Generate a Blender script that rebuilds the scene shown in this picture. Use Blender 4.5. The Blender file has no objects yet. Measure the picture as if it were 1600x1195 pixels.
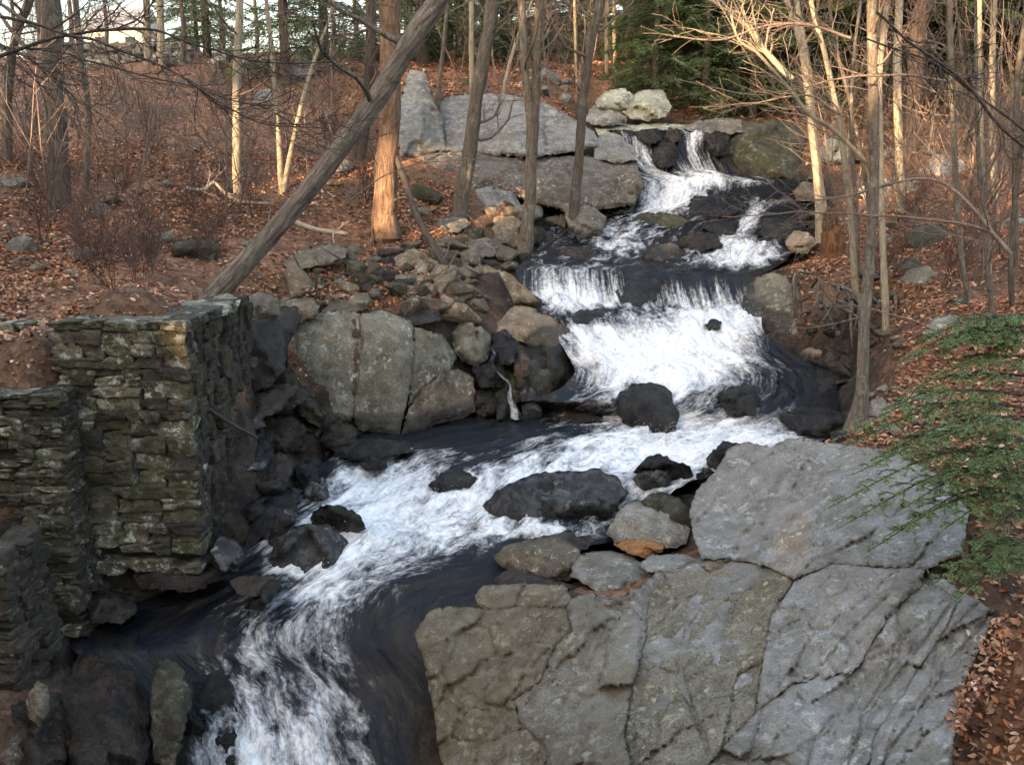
import bpy, math, random
import numpy as np
from mathutils import Vector, Matrix
from mathutils.geometry import delaunay_2d_cdt

scene = bpy.context.scene
COL = scene.collection
# ------------------------------------------------------------------ camera
FPX = 1500.0
PITCH = math.radians(12.3)
CAMZ = 6.0
cam_d = bpy.data.cameras.new('camera')
cam_d.sensor_width = 36.0
cam_d.lens = 36.0 * FPX / 1600.0
cam_d.clip_end = 2000.0
cam = bpy.data.objects.new('camera', cam_d)
cam.location = (0, 0, CAMZ)
cam.rotation_euler = (math.pi / 2 - PITCH, 0, 0)
COL.objects.link(cam)
scene.camera = cam
# ------------------------------------------------------------------ light
SUN_EL = math.radians(11.0)
SUN_AZ = math.radians(215.0)      # clockwise from +Y: behind the camera, to its left
world = bpy.data.worlds.new('World')
scene.world = world
world.use_nodes = True
wn = world.node_tree
bg = wn.nodes['Background']
sky = wn.nodes.new('ShaderNodeTexSky')
sky.sky_type = 'NISHITA'
sky.sun_disc = False
sky.sun_elevation = SUN_EL
sky.sun_rotation = SUN_AZ
sky.air_density = 1.0
sky.dust_density = 6.0
sky.ozone_density = 0.2
wn.links.new(sky.outputs[0], bg.inputs[0])
bg.inputs[1].default_value = 0.15
SUNV = np.array([math.sin(SUN_AZ) * math.cos(SUN_EL), math.cos(SUN_AZ) * math.cos(SUN_EL), math.sin(SUN_EL)])
sun_d = bpy.data.lights.new('sun', 'SUN')
sun_d.energy = 3.0
sun_d.color = (1.0, 0.66, 0.36)
sun_d.angle = math.radians(0.5)
sun = bpy.data.objects.new('sun', sun_d)
sun.rotation_euler = Vector(SUNV).to_track_quat('Z', 'Y').to_euler()
sun.location = (-20, -20, 30)
COL.objects.link(sun)
scene.view_settings.view_transform = 'Standard'
scene.view_settings.look = 'None'
scene.view_settings.gamma = 1.0
scene.view_settings.exposure = 3.05
scene.render.engine = 'CYCLES'
scene.cycles.max_bounces = 3
scene.cycles.use_adaptive_sampling = True
scene.cycles.adaptive_threshold = 0.02
scene.cycles.use_denoising = True

# ------------------------------------------------------------------ helpers
def seed_of(s):
    h = 0
    for c in s:
        h = (h * 131 + ord(c)) % 1000003
    return h

def ray(px, py):
    u = (np.asarray(px, float) - 800.0) / FPX
    v = (np.asarray(py, float) - 597.5) / FPX
    return u, math.cos(PITCH) - v * math.sin(PITCH), -math.sin(PITCH) - v * math.cos(PITCH)

def W(px, py, Y):
    """point of the place at distance Y in front of the viewpoint"""
    u, dy, dz = ray(px, py)
    t = np.asarray(Y, float) / dy
    return np.stack([u * t, np.asarray(Y, float) + 0 * t, CAMZ + dz * t], -1)

def Yz(px, py, z):
    u, dy, dz = ray(px, py)
    return (z - CAMZ) / dz * dy

def Z(px, py, z):
    return W(px, py, Yz(px, py, z))

def mpp(Y):
    return Y / FPX      # metres per photograph pixel, roughly

def _hash(i, j, k, s):
    n = (i * 374761393 + j * 668265263 + k * 2147483647 + s * 974634721) & 0xFFFFFFFF
    n = ((n ^ (n >> 13)) * 1274126177) & 0xFFFFFFFF
    n = (n ^ (n >> 16)) & 0xFFFFFFFF
    return n / 4294967295.0

def vnoise(p, s=0):
    p = np.asarray(p, float)
    f = np.floor(p)
    i = f.astype(np.int64)
    t = p - f
    t = t * t * t * (t * (t * 6 - 15) + 10)
    r = 0
    for a in (0, 1):
        wa = t[:, 0] if a else 1 - t[:, 0]
        for b in (0, 1):
            wb = t[:, 1] if b else 1 - t[:, 1]
            for c in (0, 1):
                wc = t[:, 2] if c else 1 - t[:, 2]
                r = r + wa * wb * wc * _hash(i[:, 0] + a, i[:, 1] + b, i[:, 2] + c, s)
    return r * 2 - 1

def fbm(p, octv=4, s=0, gain=0.5):
    p = np.asarray(p, float)
    r = 0; a = 1.0
    for o in range(octv):
        r = r + a * vnoise(p * (2.03 ** o) + o * 17.3, s + o)
        a *= gain
    return r

def tag(o, label=None, cat=None, group=None, kind=None):
    if label: o['label'] = label
    if cat: o['category'] = cat
    if group: o['group'] = group
    if kind: o['kind'] = kind
    return o

class MB:
    def __init__(self):
        self.v = []; self.q = []; self.t = []; self.n = 0
    def add(self, v, q=None, t=None):
        v = np.asarray(v, float).reshape(-1, 3)
        self.v.append(v)
        if q is not None and len(q): self.q.append(np.asarray(q, np.int64).reshape(-1, 4) + self.n)
        if t is not None and len(t): self.t.append(np.asarray(t, np.int64).reshape(-1, 3) + self.n)
        self.n += len(v)
    def arrays(self):
        V = np.concatenate(self.v) if self.v else np.zeros((0, 3))
        Q = np.concatenate(self.q) if self.q else np.zeros((0, 4), np.int64)
        T = np.concatenate(self.t) if self.t else np.zeros((0, 3), np.int64)
        return V, Q, T
    def mesh(self, name, origin=(0, 0, 0), smooth=True):
        V, Q, T = self.arrays()
        V = V - np.asarray(origin, float)
        me = bpy.data.meshes.new(name)
        me.vertices.add(len(V))
        me.vertices.foreach_set('co', V.astype(np.float32).ravel())
        nl = len(Q) * 4 + len(T) * 3
        me.loops.add(nl)
        me.loops.foreach_set('vertex_index', np.concatenate([Q.ravel(), T.ravel()]).astype(np.int32))
        me.polygons.add(len(Q) + len(T))
        st = np.concatenate([np.arange(len(Q)) * 4, len(Q) * 4 + np.arange(len(T)) * 3]).astype(np.int32)
        me.polygons.foreach_set('loop_start', st)
        me.polygons.foreach_set('use_smooth', np.full(len(Q) + len(T), smooth))
        me.update(calc_edges=True)
        return me

def link(name, me, mat=None, parent=None, loc=(0, 0, 0)):
    o = bpy.data.objects.new(name, me)
    if me is not None and mat is not None and not me.materials:
        me.materials.append(mat)
    o.location = tuple(float(x) for x in loc)
    if parent is not None: o.parent = parent
    COL.objects.link(o)
    return o

def build(name, mb, mat, parent=None, origin=None, smooth=True):
    """parent: world-space mesh stored relative to the parent's location"""
    if parent is not None:
        org = np.array(parent['_loc'])
        me = mb.mesh(name, org, smooth)
        return link(name, me, mat, parent)
    V = np.concatenate(mb.v)
    if origin is None:
        origin = np.array([V[:, 0].mean(), V[:, 1].mean(), V[:, 2].min()])
    me = mb.mesh(name, origin, smooth)
    return link(name, me, mat, None, origin)

def empty(name, loc):
    o = link(name, None, None, None, loc)
    o['_loc'] = [float(x) for x in loc]
    o.empty_display_size = 0.2
    return o

def catmull(P, n):
    P = np.asarray(P, float)
    if len(P) < 3:
        s = np.linspace(0, 1, n)[:, None]
        return P[0] * (1 - s) + P[-1] * s
    Q = np.vstack([2 * P[0] - P[1], P, 2 * P[-1] - P[-2]])
    m = len(P) - 1
    s = np.linspace(0, m - 1e-6, n)
    i = s.astype(int); t = (s - i)[:, None]
    a, b, c, d = Q[i], Q[i + 1], Q[i + 2], Q[i + 3]
    return 0.5 * (2 * b + (c - a) * t + (2 * a - 5 * b + 4 * c - d) * t ** 2 + (3 * b - a - 3 * c + d) * t ** 3)

def tube(mb, P, R, sides=8, rough=0.0, sd=0, flare=0.0):
    P = np.asarray(P, float); n = len(P)
    R = np.asarray(R, float) * np.ones(n)
    T = np.gradient(P, axis=0)
    T /= np.linalg.norm(T, axis=1)[:, None] + 1e-9
    ref = np.array([0.31, 0.92, 0.24]) if abs(T[0, 2]) > 0.6 else np.array([0.1, 0.2, 0.97])
    A = np.cross(T, ref); A /= np.linalg.norm(A, axis=1)[:, None] + 1e-9
    B = np.cross(T, A)
    th = np.arange(sides) / sides * 2 * math.pi
    ring = A[:, None, :] * np.cos(th)[None, :, None] + B[:, None, :] * np.sin(th)[None, :, None]
    RR = np.repeat(R[:, None], sides, 1)
    if flare:
        k = np.clip(1 - np.arange(n) / max(1, n * 0.12), 0, 1)[:, None] ** 2
        lob = 0.6 + 0.4 * np.cos(th * 5 + sd)[None, :]
        RR = RR * (1 + flare * k * lob)
    V = P[:, None, :] + ring * RR[:, :, None]
    if rough:
        s = np.concatenate([[0], np.cumsum(np.linalg.norm(np.diff(P, axis=0), axis=1))])
        q = np.stack([np.cos(th)[None, :] * 2.6 + 0 * s[:, None], np.sin(th)[None, :] * 2.6 + 0 * s[:, None], (s * 2.2)[:, None] + 0 * th[None, :]], -1).reshape(-1, 3)
        d = fbm(q, 3, sd).reshape(n, sides)
        V = V + ring * (RR * d * rough)[:, :, None]
    i = np.arange(n - 1)[:, None] * sides; j = np.arange(sides)[None, :]; j2 = (j + 1) % sides
    q = np.stack([i + j, i + j2, i + sides + j2, i + sides + j], -1).reshape(-1, 4)
    V = V.reshape(-1, 3)
    tip = P[-1] + T[-1] * R[-1]
    V = np.vstack([V, tip])
    k = (n - 1) * sides
    t = np.stack([k + np.arange(sides), k + (np.arange(sides) + 1) % sides, np.full(sides, n * sides)], -1)
    mb.add(V, q, t)

# ------------------------------------------------------------------ materials
def new_mat(name):
    m = bpy.data.materials.new(name); m.use_nodes = True
    nt = m.node_tree
    return m, nt, nt.nodes['Principled BSDF']

class NG:
    def __init__(s, nt): s.nt = nt
    def n(s, typ, **kw):
        nd = s.nt.nodes.new('ShaderNode' + typ)
        for k, v in kw.items(): setattr(nd, k, v)
        return nd
    def l(s, a, b): s.nt.links.new(a, b)
    def setv(s, sock, v):
        if hasattr(v, 'is_output'): s.l(v, sock)
        elif isinstance(v, (tuple, list)) and len(v) == 3 and sock.type == 'RGBA': sock.default_value = (*v, 1)
        else: sock.default_value = v
    def noise(s, vec, scale, detail=5, rough=0.55, dist=0.0):
        nd = s.n('TexNoise'); s.l(vec, nd.inputs['Vector'])
        nd.inputs['Scale'].default_value = scale; nd.inputs['Detail'].default_value = detail
        nd.inputs['Roughness'].default_value = rough; nd.inputs['Distortion'].default_value = dist
        return nd.outputs['Fac']
    def rng(s, val, a, b, c=0.0, d=1.0, smooth=True):
        nd = s.n('MapRange'); nd.interpolation_type = 'SMOOTHSTEP' if smooth else 'LINEAR'
        s.setv(nd.inputs[0], val); s.setv(nd.inputs[1], a); s.setv(nd.inputs[2], b); s.setv(nd.inputs[3], c); s.setv(nd.inputs[4], d)
        return nd.outputs[0]
    def math(s, op, a, b=0.0, c=0.0):
        nd = s.n('Math', operation=op); s.setv(nd.inputs[0], a); s.setv(nd.inputs[1], b); s.setv(nd.inputs[2], c)
        return nd.outputs[0]
    def mix(s, fac, a, b, mode='MIX'):
        nd = s.n('Mix', data_type='RGBA', blend_type=mode)
        s.setv(nd.inputs[0], fac); s.setv(nd.inputs[6], a); s.setv(nd.inputs[7], b)
        return nd.outputs[2]
    def mapv(s, vec, scale=(1, 1, 1), rot=(0, 0, 0)):
        nd = s.n('Mapping'); s.l(vec, nd.inputs[0]); nd.inputs['Scale'].default_value = scale; nd.inputs['Rotation'].default_value = rot
        return nd.outputs[0]
    def bump(s, h, strength=0.5, dist=0.02, normal=None):
        nd = s.n('Bump'); s.l(h, nd.inputs['Height']); nd.inputs['Strength'].default_value = strength; nd.inputs['Distance'].default_value = dist
        if normal is not None: s.l(normal, nd.inputs['Normal'])
        return nd.outputs[0]

def rock_mat(name, c1, c2, c3, lichen=0.0, lcol=(0.42, 0.42, 0.36), moss=0.0, mcol=(0.05, 0.07, 0.015), wet=0.0, spots=0.0, scol=(0.33, 0.31, 0.2), rnd=0.25, bump=1.0, strat=0.0, tone=1.0, veins=0.0, lcover=0.5, speck=1.0):
    m, nt, b = new_mat(name); g = NG(nt)
    geo = g.n('NewGeometry'); oi = g.n('ObjectInfo')
    off = g.n('VectorMath', operation='SCALE'); g.l(oi.outputs['Random'], off.inputs['Scale']); off.inputs[0].default_value = (9.1, 4.7, 6.3)
    ad = g.n('VectorMath', operation='ADD'); g.l(geo.outputs['Position'], ad.inputs[0]); g.l(off.outputs[0], ad.inputs[1])
    P = ad.outputs[0]
    big = g.noise(P, 1.1, 3, 0.6, 0.4); mid = g.noise(P, 5.0, 6, 0.72, 0.3); fine = g.noise(P, 42, 3, 0.75)
    col = g.mix(g.rng(big, 0.40, 0.60), c1, c2)
    col = g.mix(g.rng(mid, 0.47, 0.62, 0, 0.9), col, c3)
    col = g.mix(g.rng(mid, 0.30, 0.44, 0.75, 0.0), col, tuple(0.42 * x for x in c2))
    sp = g.rng(fine, 0.3, 0.72, 1 - 0.55 * speck, 1 + 0.5 * speck, False)
    col = g.mix(1.0, col, g_comb(g, sp), 'MULTIPLY')
    ha = g.math('ADD', g.math('MULTIPLY', mid, 1.0), g.math('MULTIPLY', fine, 0.35))
    if strat:
        st = g.noise(g.mapv(P, (1.2, 1.2, 14), (0.35, 0.25, 0)), 1.5, 5, 0.6)
        ha = g.math('ADD', ha, g.math('MULTIPLY', st, strat))
        col = g.mix(g.rng(st, 0.5, 0.62, 0, 0.35), col, tuple(x * 0.45 for x in c1))
    if veins:
        vn = g.noise(g.mapv(P, (1, 1, 1), (0.4, 0.9, 0.3)), 1.3, 3, 0.5, 0.15)
        f = g.rng(g.math('ABSOLUTE', g.math('SUBTRACT', vn, 0.5)), 0.0, 0.007, 1, 0)
        col = g.mix(g.math('MULTIPLY', f, g.rng(big, 0.5, 0.62, 0, 0.35 * veins)), col, (0.5, 0.49, 0.46))
        vn2 = g.noise(P, 2.0, 3, 0.55, 0.1)
        f2 = g.rng(g.math('ABSOLUTE', g.math('SUBTRACT', vn2, 0.52)), 0.0, 0.012, 1, 0)
        col = g.mix(g.math('MULTIPLY', f2, 0.25), col, tuple(0.3 * x for x in c2))
        ha = g.math('SUBTRACT', ha, g.math('MULTIPLY', f2, 0.18))
    if lichen:
        ln = g.noise(P, 8, 6, 0.75); lm = g.noise(P, 1.7, 3, 0.5)
        f = g.math('MULTIPLY', g.rng(ln, 0.60 - 0.12 * lichen, 0.66 - 0.1 * lichen), g.rng(lm, 0.70 - 0.5 * lcover, 0.82 - 0.5 * lcover))
        col = g.mix(g.math('MULTIPLY', f, 0.85), col, lcol)
    if spots:
        vo = g.n('TexVoronoi', feature='F1'); vo.inputs['Scale'].default_value = 11
        wv = g.n('VectorMath', operation='ADD'); nn = g.n('TexNoise'); g.l(P, nn.inputs['Vector']); nn.inputs['Scale'].default_value = 14
        sc = g.n('VectorMath', operation='SCALE'); g.l(nn.outputs['Color'], sc.inputs[0]); sc.inputs['Scale'].default_value = 0.05
        g.l(P, wv.inputs[0]); g.l(sc.outputs[0], wv.inputs[1]); g.l(wv.outputs[0], vo.inputs['Vector'])
        sep = g.n('SeparateColor'); g.l(vo.outputs['Color'], sep.inputs[0])
        rad = g.math('MULTIPLY', g.rng(sep.outputs[0], 1 - spots, 1, 0, 0.42, False), 1.0)
        f = g.rng(g.math('SUBTRACT', rad, vo.outputs['Distance']), 0.0, 0.09)
        f = g.math('MULTIPLY', f, g.rng(g.noise(P, 1.1, 2), 0.42, 0.55))
        col = g.mix(g.math('MULTIPLY', f, 0.9), col, scol)
    if moss:
        mo = g.noise(P, 2.6, 5, 0.72)
        f = g.rng(mo, 0.62 - 0.2 * moss, 0.72 - 0.2 * moss)
        col = g.mix(g.math('MULTIPLY', f, 0.85), col, mcol)
    if rnd:
        rv = g.rng(oi.outputs['Random'], 0, 1, 1 - rnd, 1 + rnd, False)
        col = g.mix(1.0, col, g_comb(g, rv), 'MULTIPLY')
    wa = g.n('Attribute', attribute_name='wet'); wf = g.rng(g.math('ADD', wa.outputs['Fac'], g.math('MULTIPLY', g.math('SUBTRACT', mid, 0.5), 0.9)), 0.25, 0.7)
    if not wet: col = g.mix(wf, col, g.mix(1.0, col, (0.26, 0.25, 0.25), 'MULTIPLY'))
    if tone != 1.0: col = g.mix(1.0, col, (tone, tone, tone), 'MULTIPLY')
    g.l(col, b.inputs['Base Color'])
    if wet:
        b.inputs['Specular IOR Level'].default_value = 0.3
        r = g.rng(mid, 0.35, 0.65, 0.12 + 0.1 * (1 - wet), 0.42)
        g.l(r, b.inputs['Roughness'])
    else:
        g.l(g.rng(wf, 0, 1, 0.85, 0.25, False), b.inputs['Roughness'])
        b.inputs['Specular IOR Level'].default_value = 0.35
    g.l(g.bump(ha, bump, 0.05), b.inputs['Normal'])
    return m

def g_comb(g, v):
    c = g.n('CombineColor')
    for i in range(3): g.l(v, c.inputs[i])
    return c.outputs[0]

def bark_mat(name, c1, c2, rough=1.0, lichen=0.0, scale=1.0, rnd=0.2):
    m, nt, b = new_mat(name); g = NG(nt)
    tc = g.n('TexCoord'); P = tc.outputs['Object']; oi = g.n('ObjectInfo')
    st = g.noise(g.mapv(P, (16 * scale, 16 * scale, 2.4 * scale)), 1.6, 7, 0.65, 0.6)
    big = g.noise(P, 1.3, 4); fine = g.noise(P, 45, 4, 0.7)
    col = g.mix(g.rng(st, 0.38, 0.62), c1, c2)
    col = g.mix(g.rng(big, 0.4, 0.65, 0, 0.5), col, tuple(0.6 * a + 0.4 * x for a, x in zip(c1, c2)))
    col = g.mix(1.0, col, g_comb(g, g.rng(fine, 0.3, 0.7, 0.7, 1.25, False)), 'MULTIPLY')
    blo = g.noise(P, 3.2, 5, 0.7, 0.4)
    col = g.mix(g.rng(blo, 0.32, 0.46, 0.7, 0.0), col, tuple(0.45 * x for x in c1))
    if lichen:
        f = g.rng(g.noise(P, 5, 6, 0.7), 0.54, 0.62)
        col = g.mix(g.math('MULTIPLY', f, lichen), col, (0.3, 0.32, 0.26))
    rv = g.rng(oi.outputs['Random'], 0, 1, 1 - rnd, 1 + rnd, False)
    col = g.mix(1.0, col, g_comb(g, rv), 'MULTIPLY')
    g.l(col, b.inputs['Base Color']); b.inputs['Roughness'].default_value = 0.9
    b.inputs['Specular IOR Level'].default_value = 0.2
    g.l(g.bump(g.math('ADD', st, g.math('MULTIPLY', blo, 0.6)), min(1.0, 0.9 * rough), 0.04 * max(1, rough)), b.inputs['Normal'])
    return m

def island_mat(name, cols, rough=0.8, trans=0.0):
    """many small pieces, each with a colour of its own"""
    m, nt, b = new_mat(name); g = NG(nt)
    geo = g.n('NewGeometry')
    rp = g.n('ValToRGB'); rp.color_ramp.interpolation = 'CONSTANT'
    el = rp.color_ramp.elements
    while len(el) < len(cols): el.new(0.5)
    for i, c in enumerate(cols):
        el[i].position = i / len(cols); el[i].color = (*c, 1)
    g.l(geo.outputs['Random Per Island'], rp.inputs[0])
    g.l(rp.outputs[0], b.inputs['Base Color'])
    b.inputs['Roughness'].default_value = rough
    b.inputs['Specular IOR Level'].default_value = 0.25
    if trans:
        out = nt.nodes['Material Output']; tr = g.n('BsdfTranslucent'); mx = g.n('MixShader')
        g.l(rp.outputs[0], tr.inputs['Color']); mx.inputs[0].default_value = trans
        g.l(b.outputs[0], mx.inputs[1]); g.l(tr.outputs[0], mx.inputs[2]); g.l(mx.outputs[0], out.inputs[0])
    return m

M = {}
M['slab'] = rock_mat('grey_slab_rock', (0.23, 0.21, 0.175), (0.17, 0.15, 0.12), (0.30, 0.28, 0.255), lichen=0.5, spots=0.12, scol=(0.4, 0.4, 0.32), rnd=0.06, veins=0.8)
M['slab_brown'] = rock_mat('olive_brown_slab_rock', (0.15, 0.13, 0.09), (0.11, 0.09, 0.065), (0.19, 0.165, 0.125), lichen=0.25, spots=0.1, rnd=0.08, veins=0.8)
M['slab_pale'] = rock_mat('pale_blue_grey_slab_rock', (0.27, 0.26, 0.24), (0.21, 0.197, 0.17), (0.34, 0.33, 0.305), lichen=0.6, lcol=(0.45, 0.46, 0.44), spots=0.1, rnd=0.06, veins=0.8)
M['slab_mauve'] = rock_mat('mauve_grey_slab_rock', (0.25, 0.225, 0.22), (0.19, 0.165, 0.14), (0.31, 0.285, 0.28), lichen=0.5, spots=0.35, scol=(0.36, 0.34, 0.25), rnd=0.06, veins=0.8)
M['slab_spotted'] = rock_mat('lichen_spotted_slab_rock', (0.17, 0.15, 0.11), (0.12, 0.105, 0.07), (0.21, 0.19, 0.15), lichen=0.5, lcol=(0.33, 0.31, 0.2), spots=0.7, scol=(0.36, 0.34, 0.21), rnd=0.06, veins=0.8)
M['bedrock'] = rock_mat('fractured_bedrock', (0.20, 0.185, 0.155), (0.15, 0.137, 0.11), (0.245, 0.232, 0.207), lichen=0.45, lcol=(0.36, 0.36, 0.31), spots=0.18, scol=(0.34, 0.325, 0.24), rnd=0.05, veins=0.6, speck=0.5, bump=0.75)
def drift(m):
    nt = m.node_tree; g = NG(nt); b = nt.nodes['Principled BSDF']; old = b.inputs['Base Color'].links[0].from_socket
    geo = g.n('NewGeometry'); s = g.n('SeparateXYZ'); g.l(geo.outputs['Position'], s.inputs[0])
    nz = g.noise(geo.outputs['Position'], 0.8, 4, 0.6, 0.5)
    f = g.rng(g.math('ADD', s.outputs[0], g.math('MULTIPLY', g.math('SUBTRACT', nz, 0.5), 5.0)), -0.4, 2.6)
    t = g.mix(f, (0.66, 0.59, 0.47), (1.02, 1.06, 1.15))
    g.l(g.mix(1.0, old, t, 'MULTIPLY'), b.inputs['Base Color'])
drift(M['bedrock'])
M['boulder'] = rock_mat('olive_grey_boulder_rock', (0.17, 0.155, 0.115), (0.11, 0.098, 0.07), (0.23, 0.21, 0.165), lichen=0.5, spots=0.25, moss=0.2, mcol=(0.07, 0.072, 0.03), rnd=0.10)
M['brown'] = rock_mat('brown_rock', (0.12, 0.095, 0.065), (0.075, 0.06, 0.042), (0.17, 0.14, 0.10), lichen=0.3, rnd=0.3)
M['tan'] = rock_mat('tan_rock', (0.22, 0.17, 0.115), (0.15, 0.11, 0.07), (0.28, 0.22, 0.16), lichen=0.3, rnd=0.2)
M['rust'] = rock_mat('rust_stained_rock', (0.09, 0.052, 0.03), (0.055, 0.036, 0.023), (0.12, 0.07, 0.04), rnd=0.1)
M['orange'] = rock_mat('rusty_orange_rock', (0.30, 0.14, 0.05), (0.2, 0.1, 0.045), (0.34, 0.19, 0.09), rnd=0.15)
M['wet'] = rock_mat('wet_black_rock', (0.014, 0.0135, 0.013), (0.008, 0.0075, 0.0075), (0.026, 0.025, 0.024), wet=1.0, rnd=0.2)
M['wet_grey'] = rock_mat('wet_grey_rock', (0.038, 0.038, 0.039), (0.016, 0.016, 0.016), (0.085, 0.085, 0.087), lichen=0.6, lcol=(0.2, 0.205, 0.2), wet=0.8, rnd=0.15)
M['wet_brown'] = rock_mat('damp_brown_rock', (0.033, 0.025, 0.018), (0.018, 0.014, 0.011), (0.052, 0.04, 0.03), wet=0.5, rnd=0.3, strat=0.5)
M['mossy'] = rock_mat('mossy_dark_rock', (0.06, 0.055, 0.038), (0.035, 0.032, 0.024), (0.10, 0.092, 0.065), lichen=0.4, lcol=(0.2, 0.2, 0.13), moss=0.6, mcol=(0.042, 0.046, 0.014), rnd=0.15)
M['cliff'] = rock_mat('grey_cliff_rock', (0.22, 0.215, 0.20), (0.155, 0.145, 0.13), (0.30, 0.29, 0.28), lichen=0.55, lcol=(0.36, 0.38, 0.34), rnd=0.1, strat=0.4)
M['cliff_low'] = rock_mat('weathered_brown_cliff_rock', (0.15, 0.135, 0.115), (0.105, 0.09, 0.075), (0.20, 0.18, 0.155), lichen=0.35, rnd=0.1, strat=0.5)
M['pale'] = rock_mat('pale_lichen_rock', (0.26, 0.26, 0.21), (0.16, 0.155, 0.12), (0.36, 0.36, 0.3), lichen=0.8, lcol=(0.42, 0.43, 0.36), rnd=0.15)
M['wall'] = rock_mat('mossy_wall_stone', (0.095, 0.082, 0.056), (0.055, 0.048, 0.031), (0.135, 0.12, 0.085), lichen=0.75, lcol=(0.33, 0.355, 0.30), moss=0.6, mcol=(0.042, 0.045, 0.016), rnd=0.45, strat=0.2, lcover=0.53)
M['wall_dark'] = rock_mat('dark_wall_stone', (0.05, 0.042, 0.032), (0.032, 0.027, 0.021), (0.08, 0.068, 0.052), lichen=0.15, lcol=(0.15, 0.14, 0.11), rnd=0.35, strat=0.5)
M['wall_core'] = rock_mat('earthy_wall_core', (0.045, 0.036, 0.026), (0.03, 0.024, 0.018), (0.065, 0.055, 0.04), moss=0.3)
M['bark'] = bark_mat('grey_brown_bark', (0.085, 0.07, 0.057), (0.17, 0.145, 0.12), 1.2, 0.3)
M['bark_lean'] = bark_mat('furrowed_bark', (0.11, 0.092, 0.077), (0.29, 0.25, 0.21), 2.2, 0.2, 0.8)
M['bark_red'] = bark_mat('reddish_brown_bark', (0.10, 0.062, 0.042), (0.25, 0.16, 0.11), 1.6, 0.15, 0.8)
M['bark_pale'] = bark_mat('pale_smooth_bark', (0.24, 0.2, 0.14), (0.33, 0.29, 0.22), 0.4, 0.3)
M['bark_dark'] = bark_mat('dark_twig_bark', (0.045, 0.035, 0.03), (0.09, 0.075, 0.062), 0.6)
M['twig'] = bark_mat('grey_twig_bark', (0.13, 0.095, 0.08), (0.20, 0.155, 0.13), 0.3)
M['shrub'] = bark_mat('reddish_shrub_twig', (0.085, 0.05, 0.042), (0.14, 0.09, 0.075), 0.3)
M['deadwood'] = bark_mat('bleached_deadwood', (0.26, 0.21, 0.16), (0.38, 0.32, 0.26), 0.6)
M['rotten'] = bark_mat('rotten_orange_wood', (0.11, 0.055, 0.026), (0.24, 0.13, 0.065), 1.5)
M['litter'] = island_mat('fallen_leaf', [(0.31, 0.138, 0.071), (0.425, 0.207, 0.109), (0.172, 0.092, 0.057), (0.483, 0.299, 0.201), (0.115, 0.069, 0.048), (0.345, 0.144, 0.069), (0.253, 0.149, 0.103), (0.529, 0.38, 0.276), (0.46, 0.184, 0.081), (0.38, 0.23, 0.138), (0.23, 0.115, 0.069)], 0.75)
M['needle'] = island_mat('hemlock_needle', [(0.13, 0.25, 0.09), (0.19, 0.32, 0.12), (0.09, 0.19, 0.07), (0.26, 0.36, 0.15), (0.22, 0.22, 0.10)], 0.5, 0.4)
M['conifer'] = island_mat('conifer_needle_clump', [(0.07, 0.115, 0.05), (0.10, 0.155, 0.065), (0.05, 0.09, 0.04), (0.14, 0.17, 0.08)], 0.7, 0.35)
M['spray'] = island_mat('water_droplet', [(0.85, 0.87, 0.9), (0.75, 0.78, 0.82)], 0.4)
M['screen_leaf'] = island_mat('sun_screen_leaf', [(0.03, 0.04, 0.02), (0.05, 0.045, 0.025)], 0.9)  # for the unseen leaf mass added to block the sun
def attr(o, name, data, typ='FLOAT'):
    a = o.data.attributes.new(name, typ, 'POINT')
    a.data.foreach_set('value' if typ == 'FLOAT' else 'vector', np.asarray(data, np.float32).ravel())
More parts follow.
